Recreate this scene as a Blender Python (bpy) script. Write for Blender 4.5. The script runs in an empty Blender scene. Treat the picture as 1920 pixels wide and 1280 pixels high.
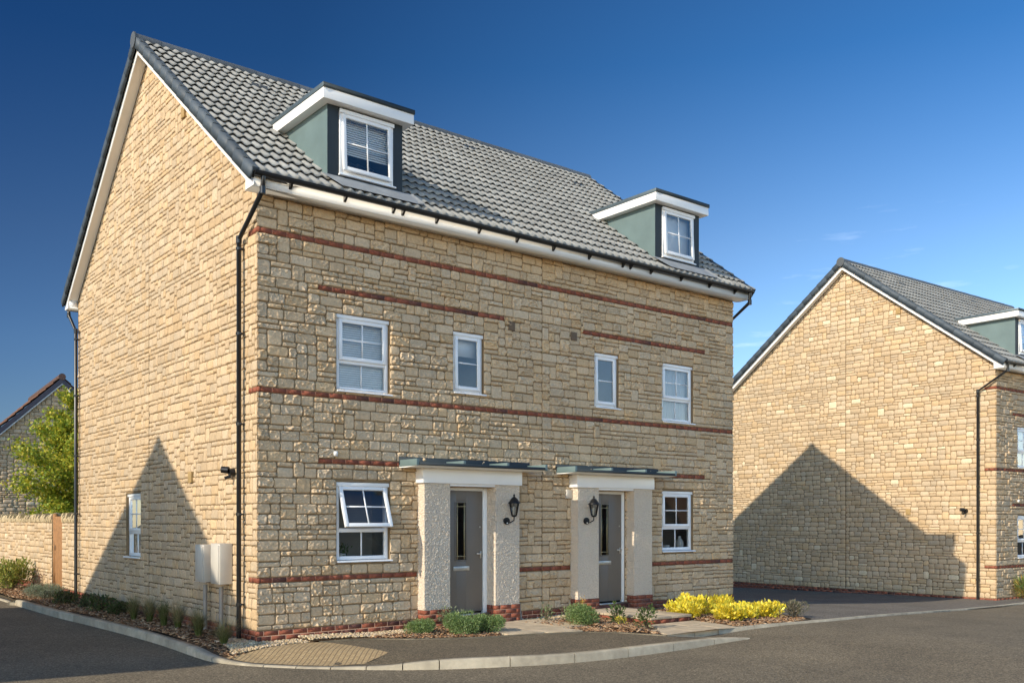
import bpy, math, random, numpy as np
from mathutils import Vector, Matrix
R = math.radians
sc = bpy.context.scene
COL = sc.collection
rnd = random.Random(7)
nr = np.random.RandomState(11)

# ---------------------------------------------------------------- materials
def newmat(name):
    m = bpy.data.materials.new(name); m.use_nodes = True
    nt = m.node_tree; b = nt.nodes['Principled BSDF']
    return m, nt, b
def N(nt, t, **k):
    n = nt.nodes.new(t)
    for a, v in k.items():
        if a in n.inputs: n.inputs[a].default_value = v
        else: setattr(n, a, v)
    return n
def L(nt, a, b): nt.links.new(a, b)
def noise(nt, scale, detail=4, rough=.6, vec=None):
    n = N(nt, 'ShaderNodeTexNoise'); n.inputs['Scale'].default_value = scale
    n.inputs['Detail'].default_value = detail; n.inputs['Roughness'].default_value = rough
    if vec is not None: L(nt, vec, n.inputs['Vector'])
    return n
def mul(nt, a, b, fac=1.0):
    m = N(nt, 'ShaderNodeMix', data_type='RGBA', blend_type='MULTIPLY')
    m.inputs[0].default_value = fac
    for s, v in ((6, a), (7, b)):
        if hasattr(v, 'links'): L(nt, v, m.inputs[s])
        else: m.inputs[s].default_value = (*v, 1)
    return m.outputs[2]
def ramp(nt, src, stops):
    r = N(nt, 'ShaderNodeValToRGB')
    while len(r.color_ramp.elements) < len(stops): r.color_ramp.elements.new(.5)
    for e, (p, c) in zip(r.color_ramp.elements, stops):
        e.position = p; e.color = (*c, 1) if len(c) == 3 else c
    L(nt, src, r.inputs[0]); return r.outputs[0]
def g3(v): return (v, v, v)
def simple(name, c, rough=.5, metal=0, vary=.12, scale=6, bump=0, bscale=60, spec=.5):
    m, nt, b = newmat(name)
    tc = N(nt, 'ShaderNodeTexCoord')
    n = noise(nt, scale, 4, .6, tc.outputs['Object'])
    v = ramp(nt, n.outputs[0], [(.3, g3(1 - vary)), (.7, g3(1 + vary * .6))])
    L(nt, mul(nt, c, v), b.inputs['Base Color'])
    b.inputs['Roughness'].default_value = rough; b.inputs['Metallic'].default_value = metal
    b.inputs['Specular IOR Level'].default_value = spec
    if bump:
        n2 = noise(nt, bscale, 3, .6, tc.outputs['Object'])
        bp = N(nt, 'ShaderNodeBump'); bp.inputs['Strength'].default_value = 1
        bp.inputs['Distance'].default_value = bump
        L(nt, n2.outputs[0], bp.inputs['Height']); L(nt, bp.outputs[0], b.inputs['Normal'])
    return m
def attrmat(name, rough=.85, scale=35, vary=.25, bump=.002, bscale=90, spec=.3, trans=0, streak=0):
    m, nt, b = newmat(name)
    tc = N(nt, 'ShaderNodeTexCoord')
    at = N(nt, 'ShaderNodeAttribute'); at.attribute_name = 'Col'
    n = noise(nt, scale, 5, .65, tc.outputs['Object'])
    v = ramp(nt, n.outputs[0], [(.3, g3(1 - vary)), (.72, g3(1 + vary * .5))])
    c = mul(nt, at.outputs['Color'], v)
    if streak:
        n3 = noise(nt, 1.3, 4, .6, tc.outputs['Object'])
        c = mul(nt, c, ramp(nt, n3.outputs[0], [(.35, g3(1 - streak)), (.65, g3(1.04))]))
    L(nt, c, b.inputs['Base Color'])
    b.inputs['Roughness'].default_value = rough
    b.inputs['Specular IOR Level'].default_value = spec
    if bump:
        n2 = noise(nt, bscale, 4, .65, tc.outputs['Object'])
        bp = N(nt, 'ShaderNodeBump'); bp.inputs['Distance'].default_value = bump
        L(nt, n2.outputs[0], bp.inputs['Height']); L(nt, bp.outputs[0], b.inputs['Normal'])
    if trans:
        t = N(nt, 'ShaderNodeBsdfTranslucent'); L(nt, c, t.inputs['Color'])
        mx = N(nt, 'ShaderNodeMixShader'); mx.inputs[0].default_value = trans
        L(nt, b.outputs[0], mx.inputs[1]); L(nt, t.outputs[0], mx.inputs[2])
        L(nt, mx.outputs[0], nt.nodes['Material Output'].inputs['Surface'])
    return m

MT = {}
MT['stone'] = attrmat('stone', .9, 26, .20, .0030, 75, .2, 0, .06)
MT['mortar'] = simple('mortar', (.235, .165, .095), .95, 0, .2, 9, .003, 80, .1)
MT['brick'] = attrmat('brick', .85, 30, .35, .002, 120, .2)
MT['brickmortar'] = simple('brick_mortar', (.30, .20, .15), .95, 0, .2, 12, .002, 90, .1)
MT['tile'] = attrmat('roof_tile', .7, 14, .14, .0012, 150, .35, 0, .12)
MT['verge'] = attrmat('verge_grey', .6, 12, .15, .0006, 90, .4)
MT['upvc'] = simple('white_upvc', (.80, .80, .80), .32, 0, .03, 3)
MT['fascia'] = simple('fascia_white', (.80, .79, .77), .35, 0, .05, 1.5)
MT['black'] = simple('black_plastic', (.012, .012, .013), .28, 0, .2, 5)
MT['iron'] = simple('black_metal', (.014, .014, .015), .35, .3, .2, 30)
MT['lead'] = simple('grey_membrane', (.125, .178, .178), .5, 0, .12, 2.2, .001, 6)
MT['zinc'] = simple('grey_metal', (.10, .13, .145), .42, .35, .15, 3, .0006, 5)
MT['lead_shade'] = simple('shaded_grey_membrane', (.026, .036, .044), .6, 0, .1, 3, spec=.25)  # membrane grey darkened: shade put into the colour of front-facing parts
MT['door'] = simple('taupe_door', (.165, .14, .115), .42, 0, .05, 3, .0004, 60)
MT['steel'] = simple('brushed_steel', (.6, .58, .53), .35, .8, .1, 30)
MT['rubber'] = simple('dark_gasket', (.02, .02, .02), .6)
MT['box'] = simple('meter_box_white', (.50, .46, .40), .45, 0, .06, 4)
MT['conduit'] = simple('grey_conduit', (.28, .25, .22), .5, 0, .1, 5)
MT['vent'] = simple('brown_vent', (.38, .25, .10), .7, 0, .2, 20)
MT['vent2'] = simple('dark_vent', (.14, .09, .05), .7, 0, .3, 40)
MT['blind'] = simple('blind_white', (.93, .93, .92), .6, 0, .03, 4)
MT['curtain'] = simple('curtain_grey', (.5, .52, .54), .8, 0, .1, 5)
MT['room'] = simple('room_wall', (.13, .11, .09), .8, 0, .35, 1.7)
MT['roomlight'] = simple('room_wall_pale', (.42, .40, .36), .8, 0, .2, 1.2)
MT['pot'] = simple('pot_white', (.7, .7, .68), .4)
MT['timber'] = simple('gate_timber', (.36, .175, .065), .7, 0, .25, 9, .001, 60)
MT['slab'] = simple('paving_slab', (.50, .40, .28), .85, 0, .22, 5, .002, 60, .2)
MT['kerb'] = attrmat('kerb_concrete', .85, 5, .28, .002, 70, .25, 0, .22)
MT['soil'] = simple('soil', (.13, .085, .05), .95, 0, .35, 14, .012, 30, .1)
MT['lawn'] = simple('lawn', (.06, .09, .025), .95, 0, .4, 2, .02, 40, .1)
MT['gravel'] = attrmat('gravel_stones', .85, 40, .25, .001, 200, .25)
MT['mulch'] = attrmat('bark_chips', .9, 60, .3, .001, 200, .2)
MT['bark'] = simple('tree_bark', (.16, .12, .08), .9, 0, .4, 20, .006, 40, .1)
MT['leaf'] = attrmat('leaf', .5, 40, .25, 0, 1, .35, .38)
MT['petal'] = attrmat('yellow_leaf', .5, 40, .15, 0, 1, .3, .3)

def render_mat():            # rough-cast render on the piers
    m, nt, b = newmat('rough_render')
    tc = N(nt, 'ShaderNodeTexCoord')
    n = noise(nt, 90, 3, .6, tc.outputs['Object'])
    L(nt, mul(nt, (.64, .54, .43), ramp(nt, n.outputs[0], [(.3, g3(.82)), (.7, g3(1.1))])), b.inputs['Base Color'])
    v = N(nt, 'ShaderNodeTexVoronoi'); v.inputs['Scale'].default_value = 62; v.feature = 'SMOOTH_F1'
    L(nt, tc.outputs['Object'], v.inputs['Vector'])
    mth = N(nt, 'ShaderNodeMath', operation='ADD'); L(nt, v.outputs['Distance'], mth.inputs[0]); L(nt, n.outputs[0], mth.inputs[1])
    bp = N(nt, 'ShaderNodeBump'); bp.inputs['Distance'].default_value = .010; bp.invert = True
    L(nt, mth.outputs[0], bp.inputs['Height']); L(nt, bp.outputs[0], b.inputs['Normal'])
    b.inputs['Roughness'].default_value = .92; b.inputs['Specular IOR Level'].default_value = .15
    return m
MT['render'] = render_mat()

def glass_mat(name, tint, refl):
    m, nt, b = newmat(name); nt.nodes.remove(b)
    tr = N(nt, 'ShaderNodeBsdfTransparent'); tr.inputs[0].default_value = (*tint, 1)
    gl = N(nt, 'ShaderNodeBsdfGlossy'); gl.inputs['Roughness'].default_value = .015
    gl.inputs['Color'].default_value = (.9, .95, 1, 1)
    tc = N(nt, 'ShaderNodeTexCoord'); n = noise(nt, 1.6, 1, .4, tc.outputs['Object'])
    bp = N(nt, 'ShaderNodeBump'); bp.inputs['Distance'].default_value = .004; L(nt, n.outputs[0], bp.inputs['Height'])
    L(nt, bp.outputs[0], gl.inputs['Normal'])
    lw = N(nt, 'ShaderNodeFresnel'); lw.inputs[0].default_value = 1.5
    mt = N(nt, 'ShaderNodeMath', operation='MULTIPLY_ADD'); L(nt, lw.outputs[0], mt.inputs[0]); mt.inputs[1].default_value = 1.25; mt.inputs[2].default_value = refl
    mx = N(nt, 'ShaderNodeMixShader'); L(nt, mt.outputs[0], mx.inputs[0]); L(nt, tr.outputs[0], mx.inputs[1]); L(nt, gl.outputs[0], mx.inputs[2])
    L(nt, mx.outputs[0], nt.nodes['Material Output'].inputs['Surface'])
    return m
MT['glass'] = glass_mat('window_glass', (.95, .97, .98), .03)
MT['glassdark'] = glass_mat('lantern_glass', (.75, .75, .72), .06)

def asphalt_mat(name, c, rough=.9):
    m, nt, b = newmat(name); tc = N(nt, 'ShaderNodeTexCoord'); O = tc.outputs['Object']
    v = N(nt, 'ShaderNodeTexVoronoi'); v.inputs['Scale'].default_value = 62; L(nt, O, v.inputs['Vector'])
    sp = ramp(nt, v.outputs['Color'], [(.0, g3(.42)), (.5, g3(.92)), (1, g3(1.8))])
    n1 = noise(nt, .7, 5, .6, O); n2 = noise(nt, 14, 4, .7, O)
    x = mul(nt, mul(nt, c, sp), ramp(nt, n1.outputs[0], [(.3, g3(.80)), (.7, g3(1.12))]))
    x = mul(nt, x, ramp(nt, n2.outputs[0], [(.3, g3(.88)), (.7, g3(1.08))]))
    L(nt, x, b.inputs['Base Color'])
    bp = N(nt, 'ShaderNodeBump'); bp.inputs['Distance'].default_value = .004
    L(nt, v.outputs['Distance'], bp.inputs['Height']); L(nt, bp.outputs[0], b.inputs['Normal'])
    b.inputs['Roughness'].default_value = rough; b.inputs['Specular IOR Level'].default_value = .3
    return m
MT['asphalt'] = asphalt_mat('asphalt_road', (.170, .138, .093))
MT['asphalt2'] = asphalt_mat('asphalt_pavement', (.142, .112, .073))
MT['asphalt3'] = asphalt_mat('asphalt_drive', (.155, .137, .115))
def paver_mat():
    m, nt, b = newmat('buff_block_paving'); tc = N(nt, 'ShaderNodeTexCoord')
    mp = N(nt, 'ShaderNodeMapping'); mp.inputs['Rotation'].default_value = (0, 0, R(-52)); L(nt, tc.outputs['Object'], mp.inputs[0])
    br = N(nt, 'ShaderNodeTexBrick'); L(nt, mp.outputs[0], br.inputs['Vector'])
    br.inputs['Scale'].default_value = 1; br.offset = 0; br.inputs['Brick Width'].default_value = .067; br.inputs['Row Height'].default_value = .067
    br.inputs['Mortar Size'].default_value = .014; br.inputs['Mortar Smooth'].default_value = .6
    br.inputs['Color1'].default_value = (.50, .36, .19, 1); br.inputs['Color2'].default_value = (.40, .28, .14, 1); br.inputs['Mortar'].default_value = (.30, .21, .11, 1)
    v = N(nt, 'ShaderNodeTexVoronoi'); v.inputs['Scale'].default_value = 16; L(nt, mp.outputs[0], v.inputs['Vector'])
    n = noise(nt, 30, 4, .6, tc.outputs['Object'])
    c = mul(nt, br.outputs['Color'], ramp(nt, n.outputs[0], [(.3, g3(.8)), (.7, g3(1.1))]))
    L(nt, c, b.inputs['Base Color'])
    bp = N(nt, 'ShaderNodeBump'); bp.inputs['Distance'].default_value = .006; bp.invert = True
    L(nt, br.outputs['Fac'], bp.inputs['Height']); L(nt, bp.outputs[0], b.inputs['Normal'])
    b.inputs['Roughness'].default_value = .9
    return m
MT['paver'] = paver_mat()

# ---------------------------------------------------------------- mesh builder
class MB:
    def __init__(s): s.v = []; s.f = []; s.c = []; s.n = 0
    def add(s, verts, faces, col=(1, 1, 1)):
        verts = np.asarray(verts, float).reshape(-1, 3); faces = np.asarray(faces, int)
        if faces.ndim == 1: faces = faces.reshape(1, -1)
        s.v.append(verts); s.f.append(faces + s.n); s.n += len(verts)
        col = np.asarray(col, float)
        if col.ndim == 1: col = np.tile(col, (len(faces), 1))
        s.c.append(col)
    def box(s, x0, x1, y0, y1, z0, z1, col=(1, 1, 1), M=None):
        v = np.array([(x, y, z) for x in (x0, x1) for y in (y0, y1) for z in (z0, z1)], float)
        if M is not None: v = np.array([tuple(M @ Vector(p)) for p in v])
        s.add(v, [(0, 1, 3, 2), (4, 6, 7, 5), (0, 4, 5, 1), (2, 3, 7, 6), (0, 2, 6, 4), (1, 5, 7, 3)], col)
    def quad(s, *p, col=(1, 1, 1)): s.add(p, [tuple(range(len(p)))], col)
    def prism(s, poly, fn, a, b, col=(1, 1, 1)):   # poly of 2D points, fn(u,v,w) -> xyz, between w=a and w=b
        n = len(poly)
        va = [fn(u, v, a) for u, v in poly]; vb = [fn(u, v, b) for u, v in poly]
        s.add(va, [tuple(range(n))[::-1]], col); s.add(vb, [tuple(range(n))], col)
        s.add(va + vb, [(i, (i + 1) % n, n + (i + 1) % n, n + i) for i in range(n)], col)
    def tube(s, pts, r, n=8, col=(1, 1, 1), caps=True):
        pts = [Vector(p) for p in pts]; rr = r if hasattr(r, '__len__') else [r] * len(pts)
        rings = []
        up = None
        for i, p in enumerate(pts):
            d = (pts[min(i + 1, len(pts) - 1)] - pts[max(i - 1, 0)]).normalized()
            a = d.cross(Vector((0, 0, 1))) if abs(d.z) < .95 else d.cross(Vector((1, 0, 0)))
            if up is not None:
                a = up - d * up.dot(d)
            a.normalize(); up = a; b = d.cross(a)
            rings.append([p + (a * math.cos(t) + b * math.sin(t)) * rr[i] for t in [2 * math.pi * k / n for k in range(n)]])
        v = [q for g in rings for q in g]
        f = [(i * n + k, i * n + (k + 1) % n, (i + 1) * n + (k + 1) % n, (i + 1) * n + k) for i in range(len(pts) - 1) for k in range(n)]
        s.add(v, f, col)
        if caps:
            s.add(rings[0], [tuple(range(n))[::-1]], col); s.add(rings[-1], [tuple(range(n))], col)
    def lathe(s, prof, c, n=12, col=(1, 1, 1)):
        v = [(c[0] + r * math.cos(2 * math.pi * k / n), c[1] + r * math.sin(2 * math.pi * k / n), c[2] + z) for r, z in prof for k in range(n)]
        s.add(v, [(i * n + k, i * n + (k + 1) % n, (i + 1) * n + (k + 1) % n, (i + 1) * n + k) for i in range(len(prof) - 1) for k in range(n)], col)
    def build(s, name, mat, parent=None, smooth=False, colors=True, bevel=0):
        V = np.concatenate(s.v); me = bpy.data.meshes.new(name)
        me.vertices.add(len(V)); me.vertices.foreach_set('co', V.ravel())
        loops = np.concatenate([f.ravel() for f in s.f]); tot = np.concatenate([np.full(len(f), f.shape[1]) for f in s.f])
        me.loops.add(len(loops)); me.loops.foreach_set('vertex_index', loops.astype(np.int32))
        me.polygons.add(len(tot)); st = np.concatenate([[0], np.cumsum(tot)[:-1]])
        me.polygons.foreach_set('loop_start', st.astype(np.int32)); me.polygons.foreach_set('loop_total', tot.astype(np.int32))
        if smooth: me.polygons.foreach_set('use_smooth', np.ones(len(tot), bool))
        me.update(calc_edges=True)
        if colors:
            C = np.concatenate(s.c); C = np.repeat(C, tot, axis=0)
            a = me.color_attributes.new('Col', 'FLOAT_COLOR', 'CORNER')
            a.data.foreach_set('color', np.concatenate([C, np.ones((len(C), 1))], 1).astype(np.float32).ravel())
        me.materials.append(MT[mat] if isinstance(mat, str) else mat)
        me.validate()
        o = bpy.data.objects.new(name, me); COL.objects.link(o)
        if parent: o.parent = parent
        if bevel:
            b = o.modifiers.new('b', 'BEVEL'); b.width = bevel; b.segments = 2; b.limit_method = 'ANGLE'
        return o
def tag(o, label=None, cat=None, group=None, kind=None):
    if label: o['label'] = label
    if cat: o['category'] = cat
    if group: o['group'] = group
    if kind: o['kind'] = kind
    return o
def empty(name, loc=(0, 0, 0), rz=0, **k):
    o = bpy.data.objects.new(name, None); COL.objects.link(o); o.location = loc; o.rotation_euler = (0, 0, rz); o.empty_display_size = .2
    return tag(o, **k)

# ---------------------------------------------------------------- value noise
_lat = nr.rand(64, 64, 64)
def vn(x, y, z):
    x0 = np.floor(x).astype(int); y0 = np.floor(y).astype(int); z0 = np.floor(z).astype(int)
    fx = x - x0; fy = y - y0; fz = z - z0
    fx = fx * fx * (3 - 2 * fx); fy = fy * fy * (3 - 2 * fy); fz = fz * fz * (3 - 2 * fz)
    g = lambda i, j, k: _lat[(x0 + i) & 63, (y0 + j) & 63, (z0 + k) & 63]
    return (((g(0, 0, 0) * (1 - fx) + g(1, 0, 0) * fx) * (1 - fy) + (g(0, 1, 0) * (1 - fx) + g(1, 1, 0) * fx) * fy) * (1 - fz) +
            ((g(0, 0, 1) * (1 - fx) + g(1, 0, 1) * fx) * (1 - fy) + (g(0, 1, 1) * (1 - fx) + g(1, 1, 1) * fx) * fy) * fz)

# ---------------------------------------------------------------- walls
UNIT = .075
def stone_wall(W, top, z0, fn, holes, bands, rg, res=.022, amp=1.0, open_ends=(True, True), pale=.05, joint_x=None, short=0):
    """rock-faced random-coursed stones. fn(s,d,z)->xyz, d outwards from the mortar plane. Returns MB."""
    mb = MB(); cs = .025; nc = int(round(W / cs)); zt = max(top(s) for s in np.linspace(0, W, 60)); nrw = int(math.ceil((zt - z0) / UNIT))
    occ = np.zeros((nrw + 4, nc), bool)
    bandrow = set()
    for (a, b, c, d) in holes:
        r0 = int(round((c - z0) / UNIT)); r1 = int(round((d - z0) / UNIT)); occ[max(r0, 0):r1, int(round(a / cs)):int(round(b / cs))] = True
    for (row, a, b) in bands:
        occ[row, int(round(a / cs)):int(round(b / cs))] = True
        if b - a > W * .6: bandrow.add(row)
    if joint_x: jc = int(round(joint_x / cs))
    else: jc = -1
    hp = 2
    for r in range(nrw):
        c = 0
        while c < nc:
            if occ[r, c]: c += 1; continue
            e = c
            while e < nc and not occ[r, e] and e - c < 30 and not (e == jc and e > c): e += 1
            run = e - c
            if c == 0 or rg.random() < .30: hp = rg.choice((1, 1, 2, 2, 2))
            h = hp
            if rg.random() < .05: h = 3
            w = rg.choice((7, 8, 9, 10, 11, 12, 13, 14)) if h == 1 else (rg.choice((6, 7, 8, 10, 11, 12, 13, 14)) if h == 2 else rg.choice((6, 7, 8, 9)))
            if short: w = max(4, w - rg.choice((1, 2, 3, 4)))
            if run - w < 5 - short: w = run
            if w > 16: w = w // 2
            while h > 1 and (r + h > nrw + 2 or occ[r:r + h, c:c + w].any() or any(q in bandrow for q in range(r, r + h))): h -= 1
            occ[r:r + h, c:c + w] = True
            sa, sb = c * cs, (c + w) * cs; za, zb = z0 + r * UNIT, z0 + (r + h) * UNIT
            if za > max(top(sa), top(sb)) - .05: c += w; continue
            eL = c == 0 and open_ends[0]; eR = c + w >= nc and open_ends[1]
            j = .0045; jv = .0085 if short else .0045
            a0 = sa + (0 if eL else jv) - (.006 if eL else 0); a1 = sb - (0 if eR else jv) + (.006 if eR else 0)
            b0 = za + j; b1 = zb - j
            wob = rg.uniform(-.004, .004)
            if w * cs > 0: 
                def axis(lo, hi):
                    n = max(2, int(round((hi - lo - .03) / res)))
                    return np.concatenate([[lo, lo + .004], np.linspace(lo + .011, hi - .011, n + 1), [hi - .004, hi]])
                xs = axis(a0, a1); zs = axis(b0, b1)
                X, Z = np.meshgrid(xs, zs)
                rad = min(rg.choice((.018, .026, .036, .045)), (b1 - b0) * .42)
                dx = np.minimum(X - a0 if not eL else np.full_like(X, 9), a1 - X if not eR else np.full_like(X, 9)); dz = np.minimum(Z - b0, b1 - Z)
                dd = np.where((dx < rad) & (dz < rad), rad - np.hypot(rad - dx, rad - dz), np.minimum(dx, dz))
                ed = np.clip(dd / .009, 0, 1); ed = 1 - (1 - ed) ** 2
                sx, sz = rg.uniform(0, 50), rg.uniform(0, 50)
                ra = rg.choice((.3, .6, .9, 1.2, 1.5)) * amp
                f1 = vn(X * 17 + sx, Z * 20 + sz, X * 0 + sx) - .5
                f2 = vn(X * 38 + sz, Z * 42 + sx, X * 0 + sz) - .5
                f3 = vn(X * 80 + sz, Z * 85 + sx, X * 0 + sz) - .5
                H = (.016 if amp >= 1 else .0115) + rg.uniform(-.005, .008) * (1 if amp >= 1 else .45) + ra * (np.maximum(f1, .0) * (.042 if amp >= 1 else .022) + np.maximum(f2, .02) * .052 + f3 * .010 * min(amp, 1)) + (X - (a0 + a1) / 2) * rg.uniform(-.015, .012)
                # undulating arrises so that the joint lines are not ruler straight
                Zs = Z + (vn(X * 9 + sz, Z * 0 + 3, X * 0 + r) - .5) * .008 + wob
                D = ed * H - .004 * (1 - ed)
                tops = np.array([top(x) for x in xs]) - .06
                Zs = np.minimum(Zs, tops[None, :])
                P = np.stack(fn(X, D, Zs), -1).reshape(-1, 3)
                m_, n_ = X.shape
                i = np.arange(m_ - 1)[:, None] * n_ + np.arange(n_ - 1)[None, :]
                F = np.stack([i, i + 1, i + 1 + n_, i + n_], -1).reshape(-1, 4)
                t = rg.random(); k = rg.uniform(.88, 1.10)
                base = np.array((.578, .428, .272)) if t < .62 else (np.array((.563, .433, .292)) if t < .86 else np.array((.577, .409, .240)))
                if rg.random() < pale: base = np.array((.68, .555, .38)); k = 1.05
                mb.add(P, F, base * k)
            c += w
    return mb
def wall_panel(W, top, z0, fn, holes, extra=()):
    mb = MB(); br = sorted(set([0, W] + [x for h in holes for x in h[:2]] + list(extra)))
    for a, b in zip(br[:-1], br[1:]):
        hs = sorted([(h[2], h[3]) for h in holes if h[0] <= a + 1e-6 and h[1] >= b - 1e-6])
        z = z0
        for c, d in hs:
            if c > z: mb.quad(fn(a, 0, z), fn(b, 0, z), fn(b, 0, c), fn(a, 0, c))
            z = d
        mb.quad(fn(a, 0, z), fn(b, 0, z), fn(b, 0, top(b)), fn(a, 0, top(a)))
    for a, b, c, d in holes:   # reveals
        if d - c > .05 and b - a > .05:
            D = -.14
            mb.quad(fn(a, 0, c), fn(a, D, c), fn(a, D, d), fn(a, 0, d)); mb.quad(fn(b, 0, c), fn(b, D, c), fn(b, D, d), fn(b, 0, d))
            mb.quad(fn(a, 0, d), fn(b, 0, d), fn(b, D, d), fn(a, D, d)); mb.quad(fn(a, 0, c), fn(b, 0, c), fn(b, D, c), fn(a, D, c))
    return mb
def bricks(fn, a, b, z0, rows, rg, mb=None, off=.016, L_=.225):
    mb = mb or MB()
    for r in range(rows):
        s = a - (L_ / 2 if r % 2 else 0)
        while s < b - .01:
            x0, x1 = max(s, a) + (.005 if s > a else 0), min(s + L_, b) - (.005 if s + L_ < b else 0)
            z = z0 + r * UNIT
            k = rg.uniform(.85, 1.12); c = np.array((.285, .092, .055)) * k if rg.random() > .1 else np.array((.15, .065, .05)) * k
            o2 = off + rg.uniform(-.0006, .0006)
            P = [fn(x, d, zz) for x in (x0, x1) for d in (-.03, o2) for zz in (z + .005, z + UNIT - .005)]
            mb.add(np.array(P, float), [(0, 1, 3, 2), (4, 6, 7, 5), (0, 4, 5, 1), (2, 3, 7, 6), (0, 2, 6, 4), (1, 5, 7, 3)], c)
            s += L_
    return mb

# ---------------------------------------------------------------- roofs
PITCH = .75
def tile_slope(length, nslope, gauge, fn, rg, period=.1657, amp=.038, thick=.044, base=(.325, .318, .293), samples=10):
    """fn(a, t, h)->xyz : a along eave, t up the slope, h normal height"""
    mb = MB(); nt_ = int(round(length / period)); per = length / nt_; n = nt_ * samples + 1
    a = np.linspace(0, length, n); ph = (a / per) % 1.0
    w = amp * (0.5 + 0.5 * np.cos(2 * math.pi * ph)) ** 1.25
    for r in range(nslope):
        t0 = r * gauge - .01; t1 = (r + 1) * gauge + .03
        jit = np.repeat(np.array([rg.uniform(-.0018, .0018) for _ in range(nt_ // 2 + 2)]), samples * 2)[:n]
        rows = [(t0 + .05, thick - .013, .8), (t0 + .004, thick - .013, 1), (t0, thick, 1), ((t0 + t1) / 2, thick * .52, 1), (t1, .0, 1)]
        P = []
        for t, h, q in rows:
            P.append(np.stack(fn(a, np.full(n, t), w * q + h + jit), -1))
        P = np.concatenate(P)
        if r == 0: P[:2 * n] = np.concatenate([np.stack(fn(a, np.full(n, t0 + .03), -.004 + a * 0), -1), np.stack(fn(a, np.full(n, t0 + .004), -.004 + a * 0), -1)])
        i = np.arange(4)[:, None] * n + np.arange(n - 1)[None, :]
        F = np.stack([i, i + 1, i + 1 + n, i + n], -1).reshape(-1, 4)
        kk = np.repeat([rg.uniform(.88, 1.1) for _ in range(nt_ // 2 + 2)], samples * 2)[:n - 1]
        C = np.tile(kk, 4)[:, None] * np.array(base)[None, :]
        mb.add(P, F, C)
    return mb

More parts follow.
